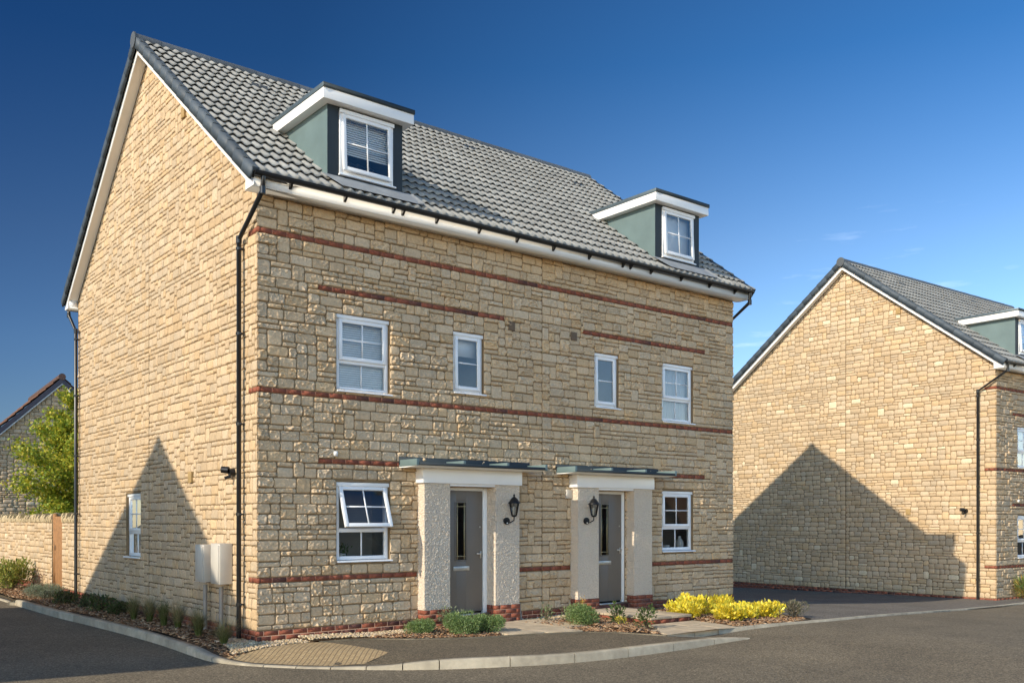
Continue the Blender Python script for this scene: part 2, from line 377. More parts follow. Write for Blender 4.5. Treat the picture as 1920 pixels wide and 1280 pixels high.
# ---------------------------------------------------------------- windows
def window(parent, name, fn, a, b, z0, z1, style, inside, rec=.055, sill=True, depth=1.3, sashopen=0, sill_y=0, fr=.055, blind=None):
    """fn(s,d,z): s along the wall, d outward. style: cross2 | two | bar | dormer"""
    def bx(mb, s0, s1, d0, d1, za, zb, M=None):
        P = np.array([fn(s, d, z) for s in (s0, s1) for d in (d0, d1) for z in (za, zb)], float)
        mb.add(P, [(0, 1, 3, 2), (4, 6, 7, 5), (0, 4, 5, 1), (2, 3, 7, 6), (0, 2, 6, 4), (1, 5, 7, 3)])
    F = MB(); o = -rec; i = -rec - .07
    hd = .045                                       # head strip
    bx(F, a, a + fr, i, o, z0, z1); bx(F, b - fr, b, i, o, z0, z1)
    bx(F, a + fr, b - fr, i, o, z1 - fr, z1); bx(F, a + fr, b - fr, i, o, z0, z0 + fr)
    bx(F, a - .008, b + .008, o, o + .03, z1 - hd, z1 + .012)   # head trim / trickle vent cover
    win = F.build(name, 'upvc', parent, bevel=.004)
    g = MB(); gb = MB(); sash = MB(); has_sash = False
    gd = (i + o) / 2
    def pane(za, zb, s0, s1, cross, horiz, dd=gd):
        P = [fn(s0, dd, za), fn(s1, dd, za), fn(s1, dd, zb), fn(s0, dd, zb)]
        g.add(P, [(0, 1, 2, 3)])
        w = .0105
        if cross: bx(gb, (s0 + s1) / 2 - w, (s0 + s1) / 2 + w, dd - .006, dd + .008, za, zb)
        if horiz: bx(gb, s0, s1, dd - .0065, dd + .0065, (za + zb) / 2 - w, (za + zb) / 2 + w)
    if style == 'cross2':
        tr = z0 + (z1 - z0) * .385
        bx(F := MB(), a + fr, b - fr, i, o, tr - .03, tr + .03); F.build('transom', 'upvc', win, bevel=.004)
        pane(z0 + fr, tr - .03, a + fr, b - fr, True, False)
        s0, s1, za, zb = a + fr - .012, b - fr + .012, tr + .018, z1 - fr + .01
        ang = sashopen; w = .058
        hinge = (o + .012, zb)
        old = fn
        def fs(s, d, z):
            dz = z - hinge[1]; dd = d - hinge[0]
            return old(s, hinge[0] + dd * math.cos(ang) - dz * math.sin(ang), hinge[1] + dz * math.cos(ang) + dd * math.sin(ang))
        fn = fs
        d0, d1 = o - .03, o + .018
        bx(sash, s0, s0 + w, d0, d1, za, zb); bx(sash, s1 - w, s1, d0, d1, za, zb); bx(sash, s0 + w, s1 - w, d0, d1, za, za + w); bx(sash, s0 + w, s1 - w, d0, d1, zb - w, zb)
        pane(za + w, zb - w, s0 + w, s1 - w, True, True, (d0 + d1) / 2)
        fn = old; has_sash = True
    elif style in ('two', 'four'):
        w = .058; s0, s1, za, zb = a + fr - .012, b - fr + .012, z0 + fr - .012, z1 - fr + .01
        ang = sashopen; hinge = (o + .012, zb); old = fn
        def fs(s, d, z):
            dz = z - hinge[1]; dd = d - hinge[0]
            return old(s, hinge[0] + dd * math.cos(ang) - dz * math.sin(ang), hinge[1] + dz * math.cos(ang) + dd * math.sin(ang))
        fn = fs; d0, d1 = o - .03, o + .018
        bx(sash, s0, s0 + w, d0, d1, za, zb); bx(sash, s1 - w, s1, d0, d1, za, zb); bx(sash, s0 + w, s1 - w, d0, d1, za, za + w); bx(sash, s0 + w, s1 - w, d0, d1, zb - w, zb)
        pane(za + w, zb - w, s0 + w, s1 - w, style == 'four', True, (d0 + d1) / 2)
        fn = old; has_sash = True
    g.build('pane', 'glass', win, colors=False); gb.build('glazing_bars', 'upvc', win)
    if has_sash: sash.build('sash', 'upvc', win, bevel=.005)
    if sill:
        S = MB(); P = [(-.07, z0 - .005), (.05 - rec * 0, z0 - .012), (.055, z0 - .035), (-.07, z0 - .035)]
        S.prism(P, lambda u, v, w_: fn(w_, u, v), a - .012, b + .035); S.build('sill', 'upvc', win, bevel=.003)
    # interior room behind the glass
    rm = MB(); D = -depth; e = i - .005
    A, B, Z0, Z1 = (a - .35, b + .45, z0 - .3, z1 + .12) if depth > 1 else (a - .12, b + .10, z0 - .08, z1 + .02)
    q = lambda *p: rm.quad(*p)
    q(fn(A, D, Z0), fn(B, D, Z0), fn(B, D, Z1), fn(A, D, Z1)); q(fn(A, e - .1, Z0), fn(A, D, Z0), fn(A, D, Z1), fn(A, e - .1, Z1)); q(fn(B, e - .1, Z0), fn(B, D, Z0), fn(B, D, Z1), fn(B, e - .1, Z1))
    q(fn(A, e - .1, Z1), fn(B, e - .1, Z1), fn(B, D, Z1), fn(A, D, Z1)); q(fn(A, e - .1, Z0), fn(B, e - .1, Z0), fn(B, D, Z0), fn(A, D, Z0))
    if depth < 1: pass
    rm.build('room_lining', inside, win, colors=False)
    if blind:
        bm = MB(); kind, frac = blind
        zt = z1 - .03; zb_ = zt - (z1 - z0 - .06) * frac; d = i - .05
        if kind == 'slats':
            z = zt
            while z > zb_:
                bm.quad(fn(a + .02, d + .008, z - .0225), fn(b - .02, d + .008, z - .0225), fn(b - .02, d - .003, z + .008), fn(a + .02, d - .003, z + .008)); z -= .034
            bm.build('venetian_blind', 'blind', win, colors=False)
        elif kind == 'roller':
            bx(bm, a + .02, b - .02, d - .004, d, zb_, zt); bm.build('roller_blind', 'blind', win, colors=False)
        elif kind == 'curtain':
            n = 60; xs = np.linspace(a + .03, b - .02, n)
            P = [fn(x, d - .02 + .018 * math.sin(k * 1.25), z) for z in (zb_, zt) for k, x in enumerate(xs)]
            bm.add(P, [(k, k + 1, n + k + 1, n + k) for k in range(n - 1)]); bm.build('curtain', 'curtain', win, smooth=True, colors=False)
        elif kind == 'cup':
            bm.build('x', 'blind', win)
    return win

# ---------------------------------------------------------------- the house type
LH, DH = 10.55, 9.40
EAVE_Z, RIDGE_Y = 6.31, 4.70
def roofz(y): return 6.50 + PITCH * (min(y, 2 * RIDGE_Y - y) + .35)
WIN = [(1.25, 2.175, 3.6375, 4.80, 'A'), (3.375, 4.0, 3.7875, 4.80, 'B'), (1.25, 2.175, 1.0875, 2.2875, 'G')]
MIR = lambda x: LH - x
def make_house(name, label, origin, rz, det, seed, dr=0):
    rg = random.Random(seed)
    H = empty(name, origin, rz, label=label, cat='house')
    f = lambda s, d, z: (s, .02 - d, z)                       # front wall
    gL = lambda s, d, z: (.02 - d, s, z)                      # left gable
    gR = lambda s, d, z: (LH - .02 + d, s, z)
    bk = lambda s, d, z: (s, DH - .02 + d, z)
    fnp = lambda F_: (lambda s, d, z: F_(np.asarray(s, float), d, np.asarray(z, float)))
    ftop = lambda s: EAVE_Z + .1
    gtop = lambda s: roofz(s) - .22
    Z0 = .15 - dr * UNIT
    opens = []
    for a, b, c, d, k in WIN: opens += [(a, b, c, d), (round(MIR(b) / .025) * .025, round(MIR(a) / .025) * .025, c, d)]
    doors = [(3.2, 4.1, -.05, 2.25), (LH - 4.1, LH - 3.2, -.05, 2.25)]
    gw = (5.175, 6.05, 1.0125, 2.2125)
    bands = [(9, 0, LH), (45, 0, LH), (75, 0, LH), (66, .95, 4.425), (66, LH - 4.3, LH - .9), (32, .95, 3.0), (32, LH - 3.0, LH - .9)]
    bands = [(r + dr, a, b) for r, a, b in bands]
    if det > 0:
        res = {1: .0108, .5: .028}[det]
        stone_wall(LH, ftop, Z0, f, opens + doors, bands, rg, res, 1.0, (True, True), .0, joint_x=5.275).build('front_stonework', 'stone', H, smooth=False)
        stone_wall(DH, gtop, Z0, gL, [gw] if det == 1 else [], [(r + dr, 0, .325) for r in (9, 45, 75)], rg, .019 if det == 1 else .045, .36 if det == 1 else .3, (True, True), .0 if det == 1 else .03, joint_x=RIDGE_Y, short=1 if det == 1 else 0).build('gable_stonework', 'stone', H, smooth=det < 1)
    wall_panel(LH, ftop, -.8, f, opens + doors).build('front_wall', 'mortar', H, colors=False)
    wall_panel(DH, gtop, -.8, gL, [gw] if det == 1 else [], (RIDGE_Y,)).build('gable_wall', 'mortar', H, colors=False)
    wall_panel(DH, gtop, -.8, gR, [], (RIDGE_Y,)).build('gable_wall', 'mortar', H, colors=False)
    wall_panel(LH, ftop, -.8, bk, []).build('rear_wall', 'mortar', H, colors=False)
    if det > 0:
        # brick bands and plinth
        for r, a, b in bands:
            z = Z0 + r * UNIT
            segs = [(a, b)]
            if r - dr == 9: segs = [(a, 2.66), (4.6, LH - 4.6), (LH - 2.66, b)]
            if r - dr == 32: segs = [(a, min(b, LH))]
            for s0, s1 in segs:
                mb = bricks(f, s0, s1, z, 1, rg, None, .011)
                mb.box(s0 + .002, s1 - .002, .0100, .03, z + .004, z + UNIT - .004, (.21, .105, .075))
                if r - dr in (9, 45, 75) and s0 == 0: bricks(gL, 0, .325, z, 1, rg, mb, .011); mb.box(.0100, .03, .02, .322, z + .002, z + UNIT - .002, (.40, .24, .16))
                mb.build('brick_band', 'brick', H)
        mb = bricks(f, -.02, LH + .02, Z0 - 10 * UNIT, 10, rg, None, .0225)
        bricks(gL, -.01, DH, Z0 - 10 * UNIT, 10, rg, mb, .0225)
        mb.build('brick_plinth', 'brick', H)
        mj = MB(); mj.box(.004, LH - .004, -.0, .02, Z0 - .8, Z0 - .004); mj.box(0.0, .019, .021, DH, Z0 - .8, Z0 - .004)
        mj.build('plinth_joints', 'brickmortar', H, colors=False)
        mj = MB(); mj.box(5.269, 5.280, .008, .03, Z0, EAVE_Z); mj.build('movement_joint', 'mortar', H, colors=False)
        mj = MB(); mj.box(.008, .03, RIDGE_Y - .005, RIDGE_Y + .005, Z0, 9.6); mj.build('movement_joint', 'mortar', H, colors=False)
    # ---- roof
    hyp = math.hypot(1, PITCH); gauge = (RIDGE_Y + .35) * hyp / 18
    cx, sz_ = 1 / hyp, PITCH / hyp
    x0 = -.22; ln = LH + .44
    sf = lambda a, t, h: (x0 + a, -.35 + t * cx - h * sz_, 6.475 + t * sz_ + h * cx)
    sb = lambda a, t, h: (x0 + ln - a, 2 * RIDGE_Y + .35 - t * cx + h * sz_, 6.475 + t * sz_ + h * cx)
    smp = {1: 10, .5: 6, 0: 4}[det]
    m1 = tile_slope(ln, 18, gauge, sf, rg, samples=smp)
    roof = m1.build('roof_front_slope', 'tile', H, smooth=False)
    m2 = tile_slope(ln, 18, gauge, sb, rg, samples=4); m2.build('roof_rear_slope', 'tile', H)
    ul = MB()
    for F_ in (sf, sb): ul.quad(F_(0.02, 0, -.012), F_(ln - .02, 0, -.012), F_(ln - .02, 18 * gauge, -.012), F_(.02, 18 * gauge, -.012))
    ul.build('roof_felt', 'rubber', roof, colors=False)
    # ridge
    rt = MB(); s = x0 - .03; k = 0; sl = .45
    while s < x0 + ln - .05:
        e = min(s + sl - .006, x0 + ln + .03); r0 = .128 if k % 2 else .131
        c = np.array((.085, .095, .105)) * rg.uniform(.85, 1.15) * 1.25
        prof = [(math.cos(t), math.sin(t)) for t in np.linspace(math.pi * 1.08, -math.pi * .08, 10)]
        poly = [(RIDGE_Y + u * r0, 10.235 + v * r0 * .92) for u, v in prof]
        rt.prism(poly, lambda u, v, w: (w, u, v), s, e, c); s += sl; k += 1
    rt.prism([(RIDGE_Y + u * .14, 10.235 + v * .14) for u, v in [(math.cos(t), math.sin(t)) for t in np.linspace(0, 2 * math.pi, 16, endpoint=False)]], lambda u, v, w: (w, u, v), x0 - .055, x0 - .028, (.08, .09, .10))
    rt.build('ridge_tiles', 'verge', H)
    # verge units
    for side in (0, 1):
        vm = MB()
        for q in range(18):
            for F_, flip in ((sf, 0), (sb, 1)):
                t0, t1 = q * gauge - .012, (q + 1) * gauge + .012
                def P(a, t, h, F_=F_, flip=flip): return F_(a if (side == 0) ^ flip else ln - a, t, h)
                h0, h1 = .064, .052; c = np.array((.062, .080, .10)) * rg.uniform(.82, 1.18)
                o = -.032 - .005 * (q % 2)
                vs = [P(o, t0, h0), P(.075, t0, h0), P(.075, t1, h1), P(o, t1, h1), P(o, t0, -.115), P(o, t1, -.122), P(.0, t0, -.115), P(.0, t1, -.122), P(.075, t0, .02), P(.0, t0, .02)]
                vm.add(vs, [(0, 1, 2, 3), (0, 3, 5, 4), (4, 5, 7, 6), (0, 4, 6, 9)], c); vm.add(vs, [(0, 9, 8, 1)], c)
        vm.build('verge_trim', 'verge', H)
    # barge boards + verge soffit + box ends
    for X, sg in ((-.19, 1), (LH + .15, -1)):
        X1 = X + .018 * sg; wx = 0.0 if sg > 0 else LH
        for flip in (0, 1):
            bg = MB(); so = MB()
            Y = (lambda y: y) if not flip else (lambda y: 2 * RIDGE_Y - y)
            t, u = .15, .285
            poly = [(-.31, roofz(-.31) - t), (RIDGE_Y, roofz(RIDGE_Y) - t), (RIDGE_Y, roofz(RIDGE_Y) - u), (-.03, roofz(-.03) - u), (-.03, EAVE_Z - .004), (-.31, EAVE_Z - .004)]
            bg.prism([(Y(a), b) for a, b in poly], lambda a, b, w: (w, a, b), X, X1)
            a0, a1 = -.02, RIDGE_Y; zo = u - .02
            so.quad((X1, Y(a0), roofz(a0) - zo), (wx, Y(a0), roofz(a0) - zo), (wx, Y(a1), roofz(a1) - zo), (X1, Y(a1), roofz(a1) - zo))
            # box end back face
            bg.box(min(X1, wx), max(X1, wx), min(Y(-.03), Y(-.015)), max(Y(-.03), Y(-.015)), EAVE_Z, roofz(0) - .27)
            bd = bg.build('barge_board', 'fascia', H, colors=False); so.build('verge_soffit', 'fascia', bd, colors=False)
    fa = MB()
    fa.box(-.172, LH + .132, -.30, -.28, EAVE_Z - .012, 6.47); fa.box(-.172, LH + .132, -.28, .02, EAVE_Z, EAVE_Z + .012)
    fa.build('fascia', 'fascia', H, colors=False); fa = MB()
    fa.box(-.172, LH + .132, DH + .28, DH + .30, EAVE_Z - .012, 6.47); fa.box(-.172, LH + .132, DH - .02, DH + .28, EAVE_Z, EAVE_Z + .012)
    fa.build('fascia', 'fascia', H, colors=False)
    # gutters
    for Y, sg in ((-.302, -1), (DH + .302, 1)):
        g = MB(); r = .056; cy, cz = Y + sg * r, 6.475
        pr = [(cy + r * math.cos(t), cz + r * math.sin(t)) for t in np.linspace(math.pi, 2 * math.pi, 9)]
        for (u0, v0), (u1, v1) in zip(pr[:-1], pr[1:]):
            g.quad((-.2, u0, v0), (LH + .19, u0, v0), (LH + .19, u1, v1), (-.2, u1, v1))
        g.tube([(-.2, cy + sg * r, cz), (LH + .19, cy + sg * r, cz)], .008, 6)
        for X in (-.2, LH + .19): g.prism(pr, lambda u, v, w: (w, u, v), X - .006, X + .006)
        if det > 0:
            for xb in ([.35, 1.21, 2.03, 2.2, 2.82, 3.65, 4.44, 5.25, 6.1, 6.95, 7.15, 7.7, 8.55, 9.4, 10.2]):
                g.prism([(Y, 6.46), (Y, 6.355), (Y + sg * .018, 6.36), (Y + sg * .10, 6.44), (Y + sg * .112, 6.475)], lambda u, v, w: (w, u, v), xb - .018, xb + .018)
        g.build('gutter', 'black', H, colors=False)
    # downpipes
    def pipe(pts, brk, sgn):
        p = MB(); p.tube(pts, .034, 10)
        for q in range(1, len(pts) - 1): p.tube([tuple(np.array(pts[q]) + (0, 0, .05)), tuple(np.array(pts[q]) - (0, 0, .05))], .041, 10)
        x, y, _ = pts[-1]
        for z in brk:
            p.tube([(x, y, z - .02), (x, y, z + .02)], .041, 10); p.box(min(x, x + sgn * .06), max(x, x + sgn * .06), y - .045, y + .045, z - .012, z + .012)
        p.build('downpipe', 'black', H, smooth=False, colors=False)
    pipe([(-.07, -.358, 6.45), (-.08, -.355, 6.24), (-.075, .47, 5.75), (-.075, .475, -.75)], [5.62, 4.4, 3.1, 1.8, .5], 1)
    pipe([(-.1, DH + .358, 6.45), (-.1, DH + .355, 6.22), (-.075, DH - .12, 5.80), (-.075, DH - .125, -.75)], [5.62, 4.4, 3.1, 1.85, .55], 1)
    pipe([(LH + .10, -.358, 6.45), (LH + .10, -.355, 6.24), (LH + .075, .40, 5.75), (LH + .075, .41, -.75)], [5.6, 3.1, .5], -1)
    # ---- windows
    wins = {}
    bl = {('A', 0): ('slats', .97), ('B', 0): ('roller', .36), ('A', 1): ('curtain', 1), ('G', 1): None}
    for (a, b, c, d, k) in WIN:
        for m in (0, 1):
            A, B = (a, b) if not m else (round(MIR(b) / .025) * .025, round(MIR(a) / .025) * .025)
            st = 'two' if k == 'B' else 'cross2'
            op = R(20) if (k == 'G' and m == 0 and det == 1) else R(.6)
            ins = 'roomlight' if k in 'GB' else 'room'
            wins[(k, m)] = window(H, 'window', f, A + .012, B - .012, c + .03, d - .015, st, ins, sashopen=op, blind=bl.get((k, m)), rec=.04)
    if det == 1:
        w = window(H, 'window', gL, gw[0] + .012, gw[1] - .012, gw[2] + .03, gw[3] - .015, 'cross2', 'room', rec=.05, blind=('slats', 1))
    # ---- dormers
    if det > 0 or True:
        for m in (0, 1):
            X = (lambda x: x) if not m else (lambda x: LH - x)
            xa, xb = sorted((X(1.09), X(2.39))); dz = 6.30
            D = MB(); DF = MB(); zt = 7.88
            yb = (zt - 6.46) / PITCH - .35 + .12
            # cheeks and front with opening
            wx0, wx1 = (xa + .19, xb - .17); wz0, wz1 = 6.86, 7.84
            fz = 6.60
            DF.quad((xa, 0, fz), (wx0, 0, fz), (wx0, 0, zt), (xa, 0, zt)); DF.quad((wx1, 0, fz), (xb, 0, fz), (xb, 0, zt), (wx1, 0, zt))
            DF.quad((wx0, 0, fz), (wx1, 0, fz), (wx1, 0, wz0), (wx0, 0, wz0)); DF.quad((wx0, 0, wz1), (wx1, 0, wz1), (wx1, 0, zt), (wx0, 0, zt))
            DF.quad((wx0, 0, wz0), (wx0, 0, wz1), (wx0, .12, wz1), (wx0, .12, wz0)); DF.quad((wx1, 0, wz0), (wx1, 0, wz1), (wx1, .12, wz1), (wx1, .12, wz0))
            for xx in (xa, xb): D.add([(xx, 0, fz), (xx, 0, zt), (xx, yb + .1, zt), (xx, .3, fz)], [(0, 1, 2, 3)])
            D2 = MB(); D2.f = [D.f.pop()]; D2.v = [D.v[-1]]; D2.c = [D.c.pop()]; D2.f[0] = D2.f[0] - 4; D.v.pop()
            dm = D.build('dormer', 'lead', H, colors=False); D2.build('dormer_cheek', 'lead', dm, colors=False); DF.build('dormer_front', 'lead_shade', dm, colors=False)  # dormer front darker than its cheeks, its shade painted into the colour
            T = MB(); T.box(xa - .006, xa + .05, -.006, .0, fz, zt); T.box(xb - .05, xb + .006, -.006, .0, fz, zt)
            sa, sb2 = xa - .14, xb + .12; ys = -.15; yr = (8.0 - 6.46) / PITCH - .35 + .15
            S = MB(); S.box(sa, sb2, ys, yr, 7.875, 8.03); S.build('dormer_fascia', 'fascia', dm, colors=False, bevel=.004)
            S = MB(); S.box(sa - .012, sb2 + .012, ys - .012, yr + .1, 8.03, 8.10); S.build('dormer_roof', 'zinc', dm, colors=False, bevel=.006)
            S = MB(); S.box(sa - .010, sb2 + .010, ys - .018, ys - .0125, 8.032, 8.098); S.build('roof_edge_shade', 'lead_shade', dm, colors=False)  # thin dark strip painting the shade on the dormer roof's front edge
            A = MB()   # lead apron below the dormer front
            A.add([(xa - .12, -.03, roofz(-.03) + .085), (xb + .14, -.03, roofz(-.03) + .085), (xb + .14, -.37, roofz(-.37) + .088), (xa + .05, -.37, roofz(-.37) + .088)], [(0, 1, 2, 3)])
            A.add([(xa + .0, -.001, 6.82), (xb, -.001, 6.82), (xb + .0, -.04, roofz(-.05) + .09), (xa - .0, -.04, roofz(-.05) + .09)], [(0, 1, 2, 3)])
            A.build('lead_apron', 'leadlight', dm, colors=False)
            fl = MB()
            fl.add([(xb + .0, -.0, 6.80), (xb + .16, -.06, roofz(-.06) + .11), (xb + .20, -.36, roofz(-.36) + .11), (xb + .10, -.36, roofz(-.36) + .095)], [(0, 1, 2, 3)])
            fl.build('flashing', 'leadlight', dm, colors=False)
            fD = lambda s, d, z: (s, .0 - d, z)
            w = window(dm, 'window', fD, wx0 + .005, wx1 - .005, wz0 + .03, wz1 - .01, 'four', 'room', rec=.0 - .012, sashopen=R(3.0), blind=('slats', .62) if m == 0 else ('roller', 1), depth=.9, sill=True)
    # roof vents
    for vx, vy in ((1.63, 3.9), (6.53, 4.08), (9.41, 3.71)):
        t = (vy + .35) * hyp; v = MB()
        for dx in (0, .17): 
            P = [sf(vx - x0 + a + dx, t + b, h) for a, b, h in ((-.07, -.06, .085), (.07, -.06, .085), (.05, .12, .05), (-.05, .12, .05), (-.07, -.06, .02), (.07, -.06, .02))]
            v.add(P, [(0, 1, 2, 3), (4, 5, 1, 0)], (.09, .10, .115))
        v.build('roof_vent', 'verge', H)
    # ---- porches
    for m in (0, 1):
        X = (lambda a, b: (a, b)) if not m else (lambda a, b: (LH - b, LH - a))
        pz = .30
        for i, (a, b) in enumerate(((2.68, 3.17), (4.09, 4.60))):
            a, b = X(a, b)
            p = MB()
            if det > 0:
                def rough(fn_, w_, flip=False):
                    rs_ = .0075 if det == 1 else .03
                    xs = np.linspace(0, w_, max(3, int(w_ / rs_))); zs = np.linspace(pz, 2.30, int(2 / rs_)); Xg, Zg = np.meshgrid(xs, zs)
                    hgt = (vn(Xg * 60 + a * 9, Zg * 60, Xg * 0 + 2) - .5) * .014 + (vn(Xg * 115 + a * 9, Zg * 115, Xg * 0 + 7) - .5) * .012
                    eg = np.clip(np.minimum(Xg, w_ - Xg) / .012, 0, 1)
                    p.add(np.stack(fn_(Xg, hgt * eg, Zg), -1).reshape(-1, 3), np.stack([q_ := np.arange(len(zs) - 1)[:, None] * len(xs) + np.arange(len(xs) - 1)[None, :], q_ + 1, q_ + 1 + len(xs), q_ + len(xs)], -1).reshape(-1, 4))
                rough(lambda u, d, z: (a + u, -.19 - d, z), b - a); rough(lambda u, d, z: (a - d, -.19 + u, z), .25); rough(lambda u, d, z: (b + d, -.19 + u, z), .25)
                p.box(a + .01, b - .01, -.18, .06, pz, 2.305)
                p.quad((a, -.19, pz), (b, -.19, pz), (b, .06, pz), (a, .06, pz))
            else: p.box(a, b, -.19, .06, pz, 2.31)
            pr = p.build('pier', 'render', H, colors=False)
            q = MB()
            fa_ = lambda s, d, z: (s, -.185 - d, z); fb_ = lambda s, d, z: (a + .004 - d, s, z); fc_ = lambda s, d, z: (b - .004 + d, s, z)
            for zz in range(-4, 4):
                pass
            bricks(fa_, a - .012, b + .012, pz - 8 * UNIT, 8, rg, q, .012); bricks(fb_, -.18, .04, pz - 8 * UNIT, 8, rg, q, .012); bricks(fc_, -.18, .04, pz - 8 * UNIT, 8, rg, q, .012)
            q.build('pier_brick_base', 'brick', pr)
            q = MB(); q.box(a - .003, b + .003, -.193, .02, pz - .6, pz - .006); q.build('pier_joints', 'brickmortar', pr, colors=False)
        a, b = X(2.64, 4.64)
        Bm = MB(); Bm.box(a, b, -.215, .02, 2.30, 2.53); Bm.build('porch_beam', 'fascia', H, colors=False, bevel=.004)
        a, b = X(2.33, 4.96)
        cn = MB(); yf = -.50; zf = 2.60
        cn.box(a + .03, b - .03, yf, .0, zf - .045, zf)
        for k in range(4):
            xx = (a, a + (b - a) / 3, a + (b - a) * 2 / 3, b - .05)[k]
            lo_ = zf - .05 if k in (0, 3) else zf - .01
            cn.box(xx, xx + .05, yf - .004, .0, lo_, zf + .052)
        can = cn.build('porch_canopy', 'lead', H, colors=False, bevel=.003)
        cn = MB(); cn.box(a - .004, b + .0, -.028, .018, zf - .02, zf + .105); cn.box(a + .052, b - .052, yf - .007, yf - .0005, zf - .046, zf + .002); cn.build('canopy_shaded_faces', 'lead_shade', can, colors=False)  # upstand and front strip coloured dark to paint their shade
        sfm = MB(); sfm.prism([(.018, 2.532), (-.216, 2.532), (yf + .012, zf - .052), (yf + .012, zf - .03), (.018, 2.57)], lambda u, v, w: (w, u, v), a + .01, b - .01); sfm.build('porch_soffit', 'fascia', can, colors=False)
        # door
        a, b = X(3.17, 4.09); 
        fr = MB(); fy0, fy1 = .045, .11
        fr.box(a, a + .06, fy0, fy1, .17, 2.26); fr.box(b - .075, b, fy0 - .004, fy1, .17, 2.26); fr.box(a + .06, b - .075, fy0, fy1, 2.20, 2.30)
        fr.box(a, b, -.18, fy1, 2.262, 2.31)
        frm = fr.build('door_frame', 'upvc', H, colors=False, bevel=.004)
        d0, d1 = a + .062, b - .077
        g0, g1 = d0 + .24, d0 + .44
        dr = MB()
        yd = .07
        dr.box(d0, g0, yd, yd + .04, .20, 2.198); dr.box(g1, d1, yd, yd + .04, .20, 2.198); dr.box(g0, g1, yd, yd + .04, .20, 1.06); dr.box(g0, g1, yd, yd + .04, 2.0, 2.198)
        for aa, bb, cc, dd in ((g0 - .025, g0, 1.04, 2.02), (g1, g1 + .025, 1.04, 2.02), (g0, g1, 1.04, 1.06), (g0, g1, 2.0, 2.02)): dr.box(aa, bb, yd - .01, yd, cc, dd)
        door = dr.build('front_door', 'door', H, colors=False, bevel=.003)
        gl = MB(); gl.quad((g0, yd + .015, 1.06), (g1, yd + .015, 1.06), (g1, yd + .015, 2.0), (g0, yd + .015, 2.0)); gl.build('door_glass', 'glass', door, colors=False)
        ld = MB()
        for xx in (g0 + .03, g1 - .03): ld.box(xx - .004, xx + .004, yd + .004, yd + .014, 1.06, 2.0)
        for zz in (1.12, 1.94): ld.box(g0, g1, yd + .005, yd + .013, zz - .004, zz + .004)
        ld.build('leaded_bars', 'brass', door, colors=False)
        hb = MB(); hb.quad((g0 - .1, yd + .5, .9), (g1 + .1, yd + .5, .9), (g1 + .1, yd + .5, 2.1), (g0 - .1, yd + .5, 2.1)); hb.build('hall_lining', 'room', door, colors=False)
        lp = MB(); lp.box(d0 + .18, d0 + .50, yd - .014, yd, .885, .955); lp.build('letter_plate', 'steel', door, colors=False, bevel=.004)
        hn = MB(); hn.box(d1 - .055, d1 - .025, yd - .012, yd, 1.08, 1.20); hn.build('handle_plate', 'steel', door, colors=False); hn = MB(); hn.box(d1 - .15, d1 - .03, yd - .05, yd - .035, 1.145, 1.165); hn.tube([(d1 - .04, yd - .05, 1.155), (d1 - .04, yd, 1.155)], .009, 8)
        hn.build('door_handle', 'steel', door, colors=False); hn = MB(); hn.tube([(d1 - .06, yd - .012, 1.60), (d1 - .06, yd, 1.60)], .014, 8); hn.build('keyhole', 'steel', door, colors=False)
        ts = MB(); ts.box(a, b, -.04, .10, .145, .175); ts.build('threshold', 'steel', door, colors=False)
        ts = MB(); ts.box(a, b, -.05, .09, -.4, .144); ts.build('door_step', 'brickred', H, colors=False)
        # lantern
        lx = {0: 4.36, 1: LH - 4.36}[m]; ly = -.19; lz = 1.70
        la = MB(); la.tube([(lx - .05, ly, lz), (lx - .05, ly - .03, lz)], .062, 12)
        la.tube([(lx - .05, ly - .02, lz + .01), (lx - .05, ly - .10, lz - .03), (lx, ly - .15, lz + .01), (lx, ly - .155, lz + .07)], .011, 6)
        C0 = (lx, ly - .155, lz + .07)
        la.lathe([(0, 0), (.035, 0), (.052, .02), (.052, .03), (0, .03)], C0, 6)
        for k in range(6):
            t = 2 * math.pi * k / 6
            la.tube([(C0[0] + .05 * math.cos(t), C0[1] + .05 * math.sin(t), C0[2] + .03), (C0[0] + .088 * math.cos(t), C0[1] + .088 * math.sin(t), C0[2] + .225)], .0055, 4)
        la.lathe([(.0, .225), (.112, .222), (.112, .235), (.085, .262), (.06, .30), (.03, .325), (.014, .335), (.014, .35), (.022, .362), (.006, .378), (0, .39)], C0, 6)
        lan = la.build('wall_lantern', 'iron', H, colors=False)
        lg = MB(); lg.lathe([(.046, .03), (.083, .222)], C0, 6); lg.build('lantern_glass', 'glassdark', lan, colors=False)
        lb = MB(); lb.lathe([(0, .03), (.018, .03), (.02, .10), (.026, .13), (.018, .165), (0, .175)], C0, 8); lb.build('lamp_bulb', 'pot', lan, smooth=True, colors=False)
        s_ = MB(); s_.lathe([(0, -.012), (.012, -.008), (.012, .008), (0, .012)], (lx - .05, ly - .036, lz - .035), 8); s_.build('lantern_sensor', 'pot', lan, colors=False)
    # ---- small wall fittings
    def brickvent(p0, p1, mat='vent'):
        v = MB(); v.box(*p0, *p1) if False else v.box(p0[0], p1[0], p0[1], p1[1], p0[2], p1[2]); v.build('wall_vent', mat, H, colors=False, bevel=.003)
    brickvent((4.51, -.012, 4.95), (4.65, .02, 5.10), 'vent2'); brickvent((5.95, -.012, 4.95), (6.09, .02, 5.10), 'vent2')
    brickvent((-.03, 2.51, 2.32), (.02, 2.65, 2.50)); brickvent((-.03, 2.83, 8.32), (.02, 2.97, 8.50))
    v = MB(); v.box(5.81, 5.95, -.05, .02, 2.10, 2.26); v.build('doorbell_box', 'box', H, colors=False, bevel=.01)
